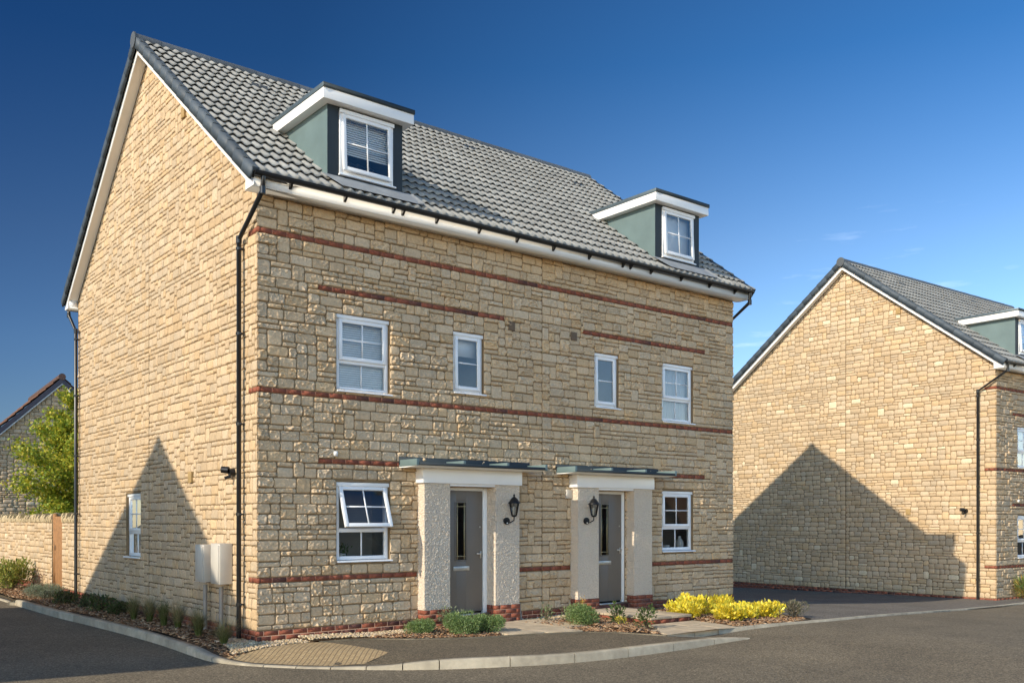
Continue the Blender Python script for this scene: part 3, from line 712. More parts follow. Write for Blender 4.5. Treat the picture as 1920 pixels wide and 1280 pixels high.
    v = MB(); v.lathe([(0, -.04), (.03, -.035), (.035, 0), (.03, .035), (0, .04)], (1.21, -.035, 2.70), 10); v.build('wall_sensor', 'pot', H, smooth=True, colors=False)
    v = MB(); v.tube([(0, .84, 2.42), (-.07, .84, 2.42)], [.062, .05], 12); v.tube([(-.05, .84, 2.36), (-.13, .86, 2.33)], .025, 8)
    v.tube([(-.07, .86, 2.45), (-.15, .93, 2.46)], [.055, .05], 10); v.build('security_light', 'iron', H, colors=False)
    # meter boxes on the gable
    if det == 1:
        for i, (ya, yb, zt) in enumerate(((.89, 1.25, 1.37), (1.53, 1.88, 1.34))):
            m_ = MB(); m_.box(-.19, 0, ya, yb, .77, zt); mbx = m_.build('meter_box', 'box', H, colors=False, bevel=.004)
            d_ = MB(); d_.box(-.203, -.1905, ya + .03, yb - .03, .80, zt - .03); d_.build('meter_box_door', 'box', mbx, colors=False, bevel=.006)
            c_ = MB(); c_.tube([(-.10, (ya + yb) / 2, .72), (-.10, (ya + yb) / 2, -.05)], .032, 10); c_.build('conduit', 'conduit', mbx, colors=False)
    dp = MB(); dp.tube([(4.70, -.05, .30), (4.70, -.05, .24), (4.72, -.08, -.02)], .03, 8)
    dp.build('waste_pipe', 'conduit', H, colors=False)
    return H
MT['leadlight'] = simple('lead_flashing', (.30, .31, .31), .55, .1, .15, 5, .002, 8)
MT['brass'] = simple('pale_lead_bars', (.62, .52, .30), .4, .4, .1, 20)
MT['brickred'] = simple('step_brick', (.20, .07, .045), .9, 0, .3, 12)

make_house('stone_house', 'large stone semi-detached house with two dormers and grey porches, filling the middle', (0, 0, 0), 0, 1, 3)
make_house('stone_house', 'stone house on the right edge with a big gable shaded by its neighbour', (21.15, -.64, -.45), R(-1.8), .5, 5, 2)
# the neighbour whose gable shadow falls on the left wall
th0 = R(-7); h0 = make_house('stone_house', 'stone house outside the frame to the left whose shadow falls on the gable', (-12.05 - LH * math.cos(th0), -1.10 - LH * math.sin(th0), .21), th0, 0, 8)
h0.scale = (1, 1, .92)

# ---------------------------------------------------------------- ground
def sm(t): t = np.clip(t, 0, 1); return t * t * (3 - 2 * t)
def gz(x, y): return -.5 * sm((x - 7) / 14) - .018 * np.minimum(np.maximum(0, y), 12) * sm((x - 11) / 6)
def roff(x, y): return -.12 + .10 * sm((x - 4.5) / 3.5)
def sheet(name, poly, zf, step, mat, lab=None, thick=0, kind='structure'):
    import bmesh
    bm = bmesh.new(); vs = [bm.verts.new((x, y, 0)) for x, y in poly]; bm.faces.new(vs)
    xs = [p[0] for p in poly]; ys = [p[1] for p in poly]
    for ax, lo, hi in ((0, min(xs), max(xs)), (1, min(ys), max(ys))):
        v = math.floor(lo / step) * step + step
        while v < hi:
            co = [0, 0, 0]; no = [0, 0, 0]; co[ax] = v; no[ax] = 1
            bmesh.ops.bisect_plane(bm, geom=bm.verts[:] + bm.edges[:] + bm.faces[:], plane_co=co, plane_no=no); v += step
    if thick:
        r = bmesh.ops.extrude_face_region(bm, geom=bm.faces[:])
        top = [e for e in r['geom'] if isinstance(e, bmesh.types.BMVert)]
        tops = set(top)
        for v in bm.verts:
            z = float(zf(v.co.x, v.co.y)); v.co.z = z if v in tops else z - thick
    else:
        for v in bm.verts: v.co.z = float(zf(v.co.x, v.co.y))
    bmesh.ops.recalc_face_normals(bm, faces=bm.faces[:])
    me = bpy.data.meshes.new(name); bm.to_mesh(me); bm.free(); me.materials.append(MT[mat])
    o = bpy.data.objects.new(name, me); COL.objects.link(o); o['kind'] = kind
    if lab: o['label'] = lab
    return o
def spline(pts, n):
    pts = [np.array(p, float) for p in pts]; out = []
    P = [pts[0] * 2 - pts[1]] + pts + [pts[-1] * 2 - pts[-2]]
    for i in range(1, len(P) - 2):
        for t in np.linspace(0, 1, n, endpoint=False):
            a, b, c, d = P[i - 1], P[i], P[i + 1], P[i + 2]
            out.append(.5 * ((2 * b) + (c - a) * t + (2 * a - 5 * b + 4 * c - d) * t * t + (3 * b - a - 3 * c + d) * t ** 3))
    out.append(pts[-1]); return out
MT['field'] = simple('dry_ground', (.12, .105, .075), .95, 0, .4, .3, .02, 40, .1)
sheet('ground', [(-300, -300), (400, -300), (400, 400), (-300, 400)], lambda x, y: -.9 - .0 * x, 50, 'field')
sheet('road', [(-40, -45), (70, -45), (70, 60), (-40, 60)], lambda x, y: gz(x, y) + roff(x, y), 1.0, 'asphalt')
KL = [(-1.10, 18, .03), (-1.12, 14, .03), (-1.12, 10.6, .03), (-1.12, 10.0, .03), (-1.12, 9.9, .12), (-1.08, 7, .125), (-.96, 4.8, .125), (-.88, 3, .125), (-.86, 1.5, .12), (-.90, .2, .11), (-.90, -.6, .06), (-.72, -1.15, .025), (-.40, -1.66, .02), (.0, -2.12, .022), (.5, -2.6, .05), (.85, -2.86, .095), (1.27, -3.1, .12), (2.31, -3.52, .12), (3.21, -3.68, .12), (4.32, -3.70, .12), (5.2, -3.69, .10), (5.7, -3.70, .07), (6.2, -3.74, .012)]
KS = spline(KL, 8)
def kz(p): return float(gz(p[0], p[1]) + roff(p[0], p[1])) + float(np.clip(p[2], .01, .125))
def offset(path, d):
    out = []
    for i, p in enumerate(path):
        a = path[max(i - 1, 0)][:2]; b = path[min(i + 1, len(path) - 1)][:2]; t = b - a; t = t / (np.linalg.norm(t) + 1e-9)
        out.append(np.array([p[0] - t[1] * d, p[1] + t[0] * d]))
    return out
# left normal of travel direction (-y then +x) points to the house
KB = offset(KS, .125)
KC = np.array((.47, .405, .30)); kb = MB(); acc = 0; seglen = .9; gap = False
prevcol = None
def ring(i, sft=0):
    p, q = KS[i], KB[i]; z = kz(p); g = float(gz(p[0], p[1]) + roff(p[0], p[1]))
    d = (q - p[:2]) / .125
    return [(p[0], p[1], g - .15), (p[0], p[1], z - .018), (p[0] + d[0] * .016, p[1] + d[1] * .016, z), (q[0], q[1], z + .001), (q[0], q[1], g - .15)]
# resample to stones
cum = [0]
for i in range(1, len(KS)): cum.append(cum[-1] + np.linalg.norm(KS[i][:2] - KS[i - 1][:2]))
def at(sv):
    i = int(np.searchsorted(cum, sv)) ; i = min(max(i, 1), len(KS) - 1); t = (sv - cum[i - 1]) / max(cum[i] - cum[i - 1], 1e-6)
    A, B = ring(i - 1), ring(i); return [tuple(np.array(a) * (1 - t) + np.array(b) * t) for a, b in zip(A, B)]
sv = 0
while sv < cum[-1] - .05:
    x_here = at(sv)[0]; ln_ = .45 if (-1.3 < x_here[0] < 1.0 and x_here[1] < -1.0) else .9
    e = min(sv + ln_ - .013, cum[-1]); n = 5; k = rnd.uniform(.85, 1.1)
    rs = [at(sv + (e - sv) * j / (n - 1)) for j in range(n)]
    v = [p for r_ in rs for p in r_]
    kb.add(v, [(j * 5 + i, j * 5 + i + 1, (j + 1) * 5 + i + 1, (j + 1) * 5 + i) for j in range(n - 1) for i in range(4)], KC * k)
    kb.add(rs[0], [(0, 1, 2, 3, 4)], KC); kb.add(rs[-1], [(4, 3, 2, 1, 0)], KC); sv += ln_
tag(kb.build('kerb', 'kerb', None), 'pale concrete kerb stones curving round the corner', kind='structure')
# pavement level, beds, path
def pz_(x, y): return gz(x, y) - .012 + (roff(x, y) + .12) * .6 * 0
kbp = [(float(p[0]), float(p[1])) for p in KB]
iy = next(i for i, p in enumerate(kbp) if p[1] < .2)
ip = next(i for i, p in enumerate(kbp) if p[1] < -.95)
front = kbp[ip:-4]
bedf = [(6.15, -3.14), (5.15, -3.02), (5.0, -2.72), (4.85, -2.32), (4.5, -1.98), (3.9, -1.72), (3.3, -1.58), (2.85, -1.48), (2.4, -1.28), (1.95, -1.02), (1.56, -.66), (1.16, -.50), (.72, -.45)]
def flat(x, y): return -.014 + 0 * x
def kerbz(x, y):
    # pavement follows the kerb where the kerb drops
    best = min(range(0, len(KS), 2), key=lambda i: (kbp[i][0] - x) ** 2 + (kbp[i][1] - y) ** 2)
    dd = math.hypot(kbp[best][0] - x, kbp[best][1] - y); z = kz(KS[best]) - .002
    t = sm(dd / .9); return float(z * (1 - t) + (-.012) * t)
def pavez(x, y):
    t = float(sm((x - 5.0) / 1.0)); return kerbz(x, y) * (1 - t) + (float(gz(x, y) + roff(x, y)) + .006) * t
sheet('pavement', front + [(6.25, -3.6), (6.2, -3.16)] + bedf + [(.2, -.40), (-.3, -.62)], pavez, .3, 'asphalt2', 'dark tarmac pavement in front of the house')
pv = [p for p in kbp[next(i for i, p in enumerate(kbp) if p[1] < -.72):-4] if p[0] < .12] + [(.42, -2.22), (.72, -2.08), (.97, -1.93), (.95, -1.55), (.88, -.98), (.78, -.56), (.6, -.40), (.3, -.40), (-.1, -.52), (-.40, -.60), (-.62, -.66)]
sheet('block_paving', pv, lambda x, y: kerbz(x, y) + .005, .2, 'paver', 'buff block paving at the dropped kerb')
bed_poly = [(float(x), float(y)) for x, y in kbp[:ip + 2]] + [(-.72, -.88), (-.3, -.62), (.2, -.40)] + bedf[::-1] + [(6.19, -3.12), (8.45, -3.13), (9.0, -2.85), (9.2, -2.4), (9.4, -1.4), (9.7, -.6), (LH + .1, -.3), (LH, .1), (.05, .1), (.05, 18.2)]
def bedz(x, y): return float(gz(x, y)) - .005 + .035 * float(sm((math.sin(x * 2.3) * math.cos(y * 1.7) + 1) / 2)) - (.03 if y < -1 and x < 4 else 0) * 0
def lowz(x, y): return min(bedz(x, y), kerbz(x, y) + .004) if (x < .6 and y < .9) else (bedz(x, y) if (y > -.9 or x > 5) else -.004)
sheet('flower_bed', bed_poly, lambda x, y: lowz(x, y) - .012, .25, 'soil', 'brown planting bed along the house')
sheet('garden', [(.2, 9.4), (30, 9.4), (30, 40), (.2, 40)], lambda x, y: float(gz(x, y)) + .0, 2, 'lawn')
sheet('driveway', [(8.45, -3.2), (9.05, -2.9), (9.3, -2.4), (9.5, -1.4), (9.8, -.5), (LH + .0, -.2), (LH + .0, 9.6), (21.5, 9.6), (22, 3), (21.2, -.62), (31, -.95), (33, -1.3), (20.93, -1.46), (16.54, -1.88), (12.9, -2.56), (10.04, -3.06)], lambda x, y: float(gz(x, y)) + .004, .5, 'asphalt3', 'tarmac driveway between the two houses')
# flush edging kerb
ed = spline([(6.25, -3.10), (8.45, -3.21), (10.04, -3.08), (12.9, -2.58), (16.54, -1.90), (20.93, -1.48), (33, -1.35)], 8)
eo = offset([np.array((*p, 0)) for p in ed], .09)
e = MB()
for i in range(len(ed) - 1):
    for (a, b) in ((ed[i], ed[i + 1]),):
        z = lambda p: float(gz(p[0], p[1])) + .012
        k = rnd.uniform(.85, 1.1)
        e.add([(ed[i][0], ed[i][1], z(ed[i])), (ed[i + 1][0], ed[i + 1][1], z(ed[i + 1])), (eo[i + 1][0], eo[i + 1][1], z(eo[i + 1])), (eo[i][0], eo[i][1], z(eo[i])), (ed[i][0], ed[i][1], z(ed[i]) - .2), (ed[i + 1][0], ed[i + 1][1], z(ed[i + 1]) - .2)], [(0, 1, 2, 3), (4, 5, 1, 0)], KC * k)
tag(e.build('kerb_edging', 'kerb', None), 'flush pale edging strip along the driveway', kind='structure')
# thin edging between bed and pavement, and across the pavement end
e = MB(); bf = [np.array((*p, 0.)) for p in bedf[1:]]; bo = offset(bf, .05)
for i in range(len(bf) - 1):
    e.add([(bf[i][0], bf[i][1], .004), (bf[i + 1][0], bf[i + 1][1], .004), (bo[i + 1][0], bo[i + 1][1], .004), (bo[i][0], bo[i][1], .004), (bf[i][0], bf[i][1], -.1), (bf[i + 1][0], bf[i + 1][1], -.1), (bo[i][0], bo[i][1], -.1), (bo[i + 1][0], bo[i + 1][1], -.1)], [(0, 1, 2, 3), (4, 5, 1, 0), (6, 7, 2, 3)], KC)
p0, p1 = np.array((5.2, -3.06)), np.array((6.1, -3.70)); n_ = np.array((p1 - p0)[::-1]) * (1, -1); n_ = n_ / np.linalg.norm(n_) * .045
e.add([(*(p0), pavez(*p0) + .008), (*(p1), pavez(*p1) + .008), (*(p1 + n_), pavez(*(p1 + n_)) + .008), (*(p0 + n_), pavez(*(p0 + n_)) + .008)], [(0, 1, 2, 3)], KC)
tag(e.build('edging_strip', 'kerb', None), 'thin pale edging between bed and pavement', kind='structure')
# paving slabs of the paths
def slabs(name, quads, z, th, lab):
    m = MB()
    for q in quads:
        k = rnd.uniform(.88, 1.1); c = np.mean(q, 0); q = [c + (np.array(p) - c) * .985 for p in q]
        m.prism([tuple(p) for p in q], lambda u, v, w: (u, v, w), z - th, z + rnd.uniform(-.002, .002), g3(k))
    return tag(m.build(name, 'slab', None, bevel=.004), lab, kind='structure')
q1 = []
for i in range(3):
    for j in range(2):
        x0_, x1_ = 3.25 + i * .6, 3.85 + i * .6; y0_, y1_ = -1.45 + j * .62, -.83 + j * .62
        q1.append([(x0_, y0_), (x1_, y0_), (x1_, y1_), (x0_, y1_)])
q1 += [[(3.25, -1.56), (3.85, -1.72), (3.85, -1.46), (3.25, -1.46)], [(3.86, -1.72), (4.45, -1.93), (4.45, -1.46), (3.86, -1.46)], [(3.3, -.20), (4.1, -.20), (4.1, .02), (3.3, .02)]]
slabs('path', q1, .022, .05, 'pale slab path to the left porch')
q2 = [[(5.15, -3.02), (5.75, -3.05), (5.75, -2.5), (5.25, -2.5)], [(5.76, -3.05), (6.35, -3.09), (6.5, -2.5), (5.76, -2.5)], [(6.36, -3.09), (6.75, -3.1), (6.90, -2.5), (6.51, -2.5)], [(5.55, -2.49), (6.25, -2.49), (6.25, -1.98), (5.85, -1.98)], [(6.26, -2.49), (6.92, -2.49), (6.95, -1.98), (6.26, -1.98)]]
slabs('path', q2, .012, .16, 'pale slab path to the right porch')
# raised landing to the right porch: slab top on brick
m = MB(); LX0, LX1, LY0, LY1 = 5.95, 6.92, -1.95, -.30
m.box(LX0, LX1, LY0, LY1, -.2, .07, (.20, .09, .06)); 
fs_ = lambda s, d, z: (s, LY0 - d, z)
land = empty('doorstep', ((LX0 + LX1) / 2, LY0, 0), 0, label='brick sided step topped with pale slabs before the right porch', cat='step')
land.location = (0, 0, 0)
o = m.build('step_core', 'brickmortar', land, colors=False)
bq = bricks(fs_, LX0 - .01, LX1 + .01, -.15, 3, rnd, None, .008); bricks(lambda s, d, z: (LX0 - d, s, z), LY0, LY1, -.15, 3, rnd, bq, .008); bricks(lambda s, d, z: (LX1 + d, s, z), LY0, LY1, -.15, 3, rnd, bq, .008)
bq.build('step_bricks', 'brick', land)
m = MB()
for i in range(2):
    for j in range(3): m.box(LX0 - .02 + i * .505, LX0 + .475 + i * .505, LY0 - .02 + j * .56, LY0 + .53 + j * .56, .078, .118, g3(rnd.uniform(.85, 1.1)))
m.build('step_slabs', 'slab', land, bevel=.004)

# ---------------------------------------------------------------- gravel and mulch
def scatter(n, region, size, zf, cols, flat_, shape='peb'):
    mb = MB()
    t = (1 + 5 ** .5) / 2
    ico = np.array([(-1, t, 0), (1, t, 0), (-1, -t, 0), (1, -t, 0), (0, -1, t), (0, 1, t), (0, -1, -t), (0, 1, -t), (t, 0, -1), (t, 0, 1), (-t, 0, -1), (-t, 0, 1)]) / 1.9
    fi = [(0, 11, 5), (0, 5, 1), (0, 1, 7), (0, 7, 10), (0, 10, 11), (1, 5, 9), (5, 11, 4), (11, 10, 2), (10, 7, 6), (7, 1, 8), (3, 9, 4), (3, 4, 2), (3, 2, 6), (3, 6, 8), (3, 8, 9), (4, 9, 5), (2, 4, 11), (6, 2, 10), (8, 6, 7), (9, 8, 1)]
    cube = np.array([(x, y, z) for x in (-1, 1) for y in (-1, 1) for z in (-1, 1)], float); fc = [(0, 1, 3, 2), (4, 6, 7, 5), (0, 4, 5, 1), (2, 3, 7, 6), (0, 2, 6, 4), (1, 5, 7, 3)]
    for _ in range(n):
        x, y = region()
        s = rnd.uniform(*size)
        if shape == 'peb': P = ico * (s * rnd.uniform(.8, 1.4), s, s * flat_ * rnd.uniform(.8, 1.2)); F_ = fi
        else: P = cube * (s * rnd.uniform(.8, 1.8), s * rnd.uniform(.25, .5), s * .12); F_ = fc
        M = (Matrix.Rotation(rnd.uniform(0, 6.3), 3, 'Z') @ Matrix.Rotation(rnd.uniform(-.5, .5), 3, 'X') @ Matrix.Rotation(rnd.uniform(-.5, .5), 3, 'Y'))
        P = P @ np.array(M).T + (x, y, zf(x, y) + rnd.uniform(-.2, .6) * s)
        mb.add(P, F_, np.array(rnd.choice(cols)) * rnd.uniform(.75, 1.2))
    return mb
def inpoly(x, y, P):
    c = False; j = len(P) - 1
    for i in range(len(P)):
        if (P[i][1] > y) != (P[j][1] > y) and x < (P[j][0] - P[i][0]) * (y - P[i][1]) / (P[j][1] - P[i][1] + 1e-12) + P[i][0]: c = not c
        j = i
    return c
def region_poly(P, excl=()):
    xs = [p[0] for p in P]; ys = [p[1] for p in P]
    def f():
        while True:
            x, y = rnd.uniform(min(xs), max(xs)), rnd.uniform(min(ys), max(ys))
            if inpoly(x, y, P) and not any(inpoly(x, y, e_) for e_ in excl): return x, y
    return f
gp1 = [(-.42, .5), (-.50, -.3), (-.66, -.62), (-.40, -.58), (-.1, -.50), (.3, -.42), (.9, -.42), (1.6, -.52), (2.2, -.5), (2.7, -.45), (2.7, -.03), (.03, -.03), (-.05, .6)]
gp2 = [(4.6, -.45), (5.9, -.5), (5.9, -.03), (4.6, -.03)]
r1, r2 = region_poly(gp1), region_poly(gp2)
gcols = [(.56, .42, .25), (.50, .36, .2), (.62, .5, .34), (.42, .32, .2), (.58, .45, .33)]
tag(scatter(5200, lambda: r1() if rnd.random() < .72 else r2(), (.010, .022), lambda x, y: lowz(x, y) + .006, gcols, .7).build('gravel', 'gravel', None), 'buff gravel strip along the foot of the front wall', kind='stuff')
ex = [[(2.9, -2), (4.5, -2.1), (4.5, .1), (3.2, .1)], [(5.1, -3.2), (6.9, -3.2), (7.0, -1.9), (5.7, -1.9)], [(LX0 - .05, LY0 - .05), (LX1 + .05, LY0 - .05), (LX1 + .05, .1), (LX0 - .05, .1)], gp1]
mp1 = [(1.5, -.55), (1.95, -.98), (2.4, -1.24), (3.0, -1.48), (3.2, -1.5), (3.2, -.1), (2.6, -.2)]
mp2 = [(4.55, -1.9), (4.9, -2.35), (5.15, -2.95), (5.25, -2.45), (5.8, -1.95), (5.93, -1.9), (5.93, -.4), (4.5, -.4)]
mp3 = [(6.8, -3.08), (8.45, -3.10), (9.0, -2.8), (9.2, -2.3), (9.6, -.6), (10.3, -.1), (6.97, -.1), (6.97, -1.95)]
mp4 = [(-.72, -.85), (-.45, -.6), (-.4, .6), (-.03, .6), (-.03, 9.4), (-.03, 14), (-.98, 14), (-.99, 10), (-.95, 7), (-.82, 4.8), (-.74, 3), (-.73, .6)]
rs = [region_poly(p) for p in (mp1, mp2, mp3, mp4)]; wts = [.17, .2, .3, .33]
def rmix():
    t = rnd.random()
    for r_, w_ in zip(rs, wts):
        if t < w_: return r_()
        t -= w_
    return rs[-1]()
mcols = [(.34, .19, .10), (.26, .14, .075), (.42, .27, .16), (.20, .11, .06), (.48, .34, .22)]
tag(scatter(11500, rmix, (.014, .036), lambda x, y: lowz(x, y) + .002, mcols, 1, 'chip').build('bark_mulch', 'mulch', None), 'brown bark mulch over the planting beds', kind='stuff')

# ---------------------------------------------------------------- plants
def leaves(mb, pts, dirs, size, cols, aspect=.5, fold=.25, jit=.5, sunny=0):
    n = len(pts); pts = np.asarray(pts, float); dirs = np.asarray(dirs, float) + nr.normal(0, jit, (n, 3))
    dirs /= np.linalg.norm(dirs, axis=1)[:, None] + 1e-9
    up = nr.normal(0, 1, (n, 3)) + (0, 0, .6)
    if sunny: up = nr.normal(0, .45, (n, 3)) + (-.7, -.35, .8)
    sd = np.cross(dirs, up); sd /= np.linalg.norm(sd, axis=1)[:, None] + 1e-9
    nn = np.cross(sd, dirs); s = nr.uniform(size[0], size[1], n)[:, None]
    a = pts; b = pts + dirs * s * .55 + sd * s * aspect * .5 + nn * s * fold * .3; c = pts + dirs * s; d = pts + dirs * s * .55 - sd * s * aspect * .5 + nn * s * fold * .3
    V = np.stack([a, b, c, d], 1).reshape(-1, 3); F = np.arange(4 * n).reshape(n, 4)
    C = np.array(cols)[nr.randint(0, len(cols), n)] * nr.uniform(.7, 1.25, n)[:, None]
    mb.add(V, F, C)
def clump_points(n, rx, ry, rz, nl=9, shell=.55):
    """points in lobes of a mound so that the outline is uneven"""
    P = []; D = []
    lobes = []
    for k in range(nl):
        t = rnd.uniform(0, 6.28); r = rnd.uniform(.15, .75); lobes.append((r * math.cos(t) * rx, r * math.sin(t) * ry, rnd.uniform(.35, .8) * rz, rnd.uniform(.32, .55)))
    per = n // nl
    for lx_, ly_, lz_, q in lobes:
        v = nr.normal(0, 1, (per, 3)); v /= np.linalg.norm(v, axis=1)[:, None]
        rr = nr.uniform(shell, 1, per)[:, None] ** .6
        p = v * rr * q * (rx, ry, rz) + (lx_, ly_, lz_)
        P.append(p); D.append(v)
    P = np.concatenate(P); D = np.concatenate(D); k = P[:, 2] > .01
    return P[k], D[k]
def shrub(name, label, cat, loc, rx, ry, rz, n, size, cols, aspect=.5, mat='leaf', nl=9, jit=.5, group=None, upb=.4, sunny=0):
    root = empty(name, loc, rnd.uniform(0, 6), label=label, cat=cat, group=group)
    P, D = clump_points(n, rx, ry, rz, nl); mb = MB(); D = D + (0, 0, upb)
    leaves(mb, P, D, size, cols, aspect, jit=jit, sunny=sunny); mb.build('foliage', mat, root)
    st = MB()
    for k in range(10):
        t = rnd.uniform(0, 6.28); q = rnd.uniform(.2, .6)
        st.tube([(0, 0, -.02), (math.cos(t) * rx * q * .5, math.sin(t) * ry * q * .5, rz * .4), (math.cos(t) * rx * q, math.sin(t) * ry * q, rz * .75)], [.008, .006, .003], 4)
    st.build('stems', 'bark', root, colors=False)
    return root
GRN = [(.10, .16, .045), (.14, .21, .06), (.08, .125, .04)]
JUN = [(.20, .29, .09), (.25, .35, .13), (.30, .40, .17), (.14, .22, .07)]
YEL = [(.92, .74, .06), (.97, .84, .14), (.85, .66, .05), (.60, .56, .06)]
BX = lambda x, y: bedz(x, y) - .01
def jp(x, y, rx, rz, lab): shrub('juniper_bush', lab, 'shrub', (x, y, BX(x, y)), rx, rx * .8, rz, 5200, (.022, .045), JUN, .32, nl=16, jit=.7, group='low green junipers in the front bed', upb=.6)
jp(2.32, -.62, .27, .20, 'leftmost low juniper beside the gravel strip, nearest the house corner')
jp(2.82, -1.05, .34, .26, 'wide low juniper touching another one, in front of the left pier')
jp(3.22, -1.12, .28, .24, 'rounded juniper beside the slab path to the left porch')
jp(4.98, -1.35, .31, .27, 'lone green juniper between the two porches')
ys = [(7.15, -1.60, .29, .22), (7.62, -1.45, .30, .27), (7.40, -2.35, .30, .22), (7.98, -2.25, .27, .20), (8.25, -1.55, .30, .26), (8.50, -2.25, .33, .22)]
yl = ['yellow shrub at the left end of the yellow row, beside the step', 'taller yellow shrub, second along the back of the yellow row', 'yellow shrub nearest the road, in front of the yellow row', 'yellow shrub in the middle of the yellow row', 'tall yellow shrub at the back right of the yellow row', 'yellow shrub at the right end of the yellow row, nearest the driveway']
for (x, y, r_, h), l_ in zip(ys, yl):
    shrub('yellow_shrub', l_, 'shrub', (x, y, BX(x, y)), r_ * 1.05, r_ * 1.05, h, 1300, (.05, .095), YEL, .45, 'petal', nl=9, jit=.5, sunny=1, group='bright yellow shrubs right of the porches', upb=.9)
shrub('heather', 'greyish brown twiggy shrub at the driveway end of the bed', 'shrub', (8.95, -2.62, BX(8.95, -2.62)), .27, .25, .27, 1500, (.025, .05), [(.22, .20, .12), (.16, .17, .10), (.28, .23, .17)], .3, nl=12, upb=1.2)
def sparse(name, lab, x, y, r_, h, cols, n=160, sz=(.03, .06)):
    shrub(name, lab, 'plant', (x, y, BX(x, y)), r_, r_, h, n, sz, cols, .45, nl=8, upb=.6)
sparse('small_plant', 'spindly green plant at the wall foot behind the path, left one', 4.98, -.45, .13, .26, [(.16, .2, .09), (.22, .25, .13)])
sparse('small_plant', 'pale green sprig right of the drainpipe between the porches', 5.25, -.75, .14, .22, [(.2, .24, .12), (.28, .3, .16)])
sparse('small_plant', 'dark leafy plant beside the brick step', 5.62, -1.45, .14, .30, [(.06, .10, .03), (.10, .15, .05)], 200, (.05, .08))
sparse('small_plant', 'small dark green plant in front of the brick step near the pavement', 5.48, -2.28, .15, .28, [(.06, .10, .03), (.12, .17, .05)], 230, (.04, .075))
sparse('small_plant', 'orange tinged feathery plant by the left pier of the right porch', 5.55, -.75, .10, .38, [(.55, .33, .06), (.5, .4, .1)], 130, (.03, .05))
sparse('small_plant', 'tiny yellow leaved plant beside the lone juniper', 5.45, -1.75, .10, .12, [(.6, .5, .06), (.5, .5, .1)], 110, (.03, .05))
sparse('small_plant', 'grey green seedling plant behind the juniper pair', 2.95, -.5, .22, .30, [(.17, .2, .11), (.22, .25, .14)], 380, (.03, .05))
# shaded plants on the left bed
def grass(lab, x, y, h, r_, dry):
    root = empty('ornamental_grass', (x, y, BX(x, y)), 0, label=lab, cat='grass', group='feathery grass tufts along the gable wall'); mb = MB()
    for k in range(420):
        t = rnd.uniform(0, 6.28); lean = rnd.uniform(.1, 1) ** .8 * r_; hh = h * rnd.uniform(.5, 1.05); w = .0035
        bx_, by_ = .04 * math.cos(t) * rnd.random(), .04 * math.sin(t) * rnd.random()
        P = []
        px, py = -math.sin(t) * w, math.cos(t) * w
        for q in (0, .4, .75, 1):
            rr = lean * q ** 2.0; z = hh * (q - .25 * q ** 3 * (lean / r_)); ww = 1 - .8 * q
            P += [(bx_ + rr * math.cos(t) + px * ww, by_ + rr * math.sin(t) + py * ww, z), (bx_ + rr * math.cos(t) - px * ww, by_ + rr * math.sin(t) - py * ww, z)]
        cc = np.array(rnd.choice([(.14, .17, .05), (.20, .22, .08), (.09, .12, .03)])); dr = np.array((.50, .40, .24))
        mix = [cc, cc * .6 + dr * .4 * dry + cc * .4 * (1 - dry), dr * dry + cc * (1 - dry)]
        mb.add(P, [(0, 1, 3, 2), (2, 3, 5, 4), (4, 5, 7, 6)], np.array(mix))
    mb.build('blades', 'leaf', root)
grass('feathery grass tuft at the far end of the tuft row, right of the dark groundcover', -.42, 4.15, .50, .24, .5)
grass('second feathery grass tuft from the far end, full and dry topped', -.33, 3.6, .55, .30, .9)
grass('narrow green grass tuft under the pale wall between dry tufts', -.38, 2.75, .50, .20, .2)
grass('dry topped grass tuft behind the meter box poles', -.38, 2.1, .52, .26, 1)
grass('grass tuft standing in front of the meter box poles', -.45, 1.05, .48, .26, .4)
grass('nearest grass tuft, leaning by the kerb corner and the gravel', -.45, .10, .42, .32, .5)
DRK = [(.08, .12, .035), (.11, .15, .05), (.13, .15, .06), (.15, .12, .07)]
shrub('leafy_shrub', 'large green and yellow leafy shrub before the garden wall at the left edge', 'shrub', (-.5, 13.3, BX(-.5, 13.3)), .38, .58, .60, 1900, (.07, .13), [(.34, .40, .09), (.46, .48, .12), (.22, .30, .07), (.55, .48, .15)], .38, nl=15, jit=.7, upb=1.1, sunny=1)
shrub('lavender_bush', 'low silvery grey green bush at the kerb corner', 'shrub', (-.62, 9.7, BX(-.6, 9.7)), .36, .72, .26, 5200, (.03, .06), [(.26, .30, .20), (.33, .36, .26), (.18, .22, .14)], .18, nl=20, jit=.4, upb=1.3)
for i, (x, y, s, l_) in enumerate([(-.55, 8.15, .34, 'dark green round shrub right of the silvery bush'), (-.40, 7.1, .3, 'dark low shrub at the foot of the far drainpipe'), (-.45, 5.9, .33, 'dark green glossy shrub at the shadow edge of the gable'), (-.40, 5.15, .26, 'small dark purple green groundcover plant left of the grass tufts')]):
    shrub('dark_shrub', l_, 'shrub', (x, y, BX(x, y)), s * .66, s * .80, s * .72, 900, (.035, .07), DRK, .5, nl=10, group='dark shrubs along the gable bed')
shrub('purple_plant', 'thin upright reddish plant against the garden wall', 'plant', (-.3, 11.6, 0), .12, .3, .55, 160, (.03, .06), [(.25, .10, .07), (.2, .12, .08)], .4, nl=7, upb=1.5)
shrub('grass_plant', 'spiky green and orange plant at the front wall of the right hand house', 'plant', (22.3, -1.05, float(gz(22.3, -1.05))), .55, .35, .45, 1200, (.12, .26), [(.25, .30, .08), (.5, .33, .08), (.14, .2, .06)], .12, nl=8, upb=1.2)
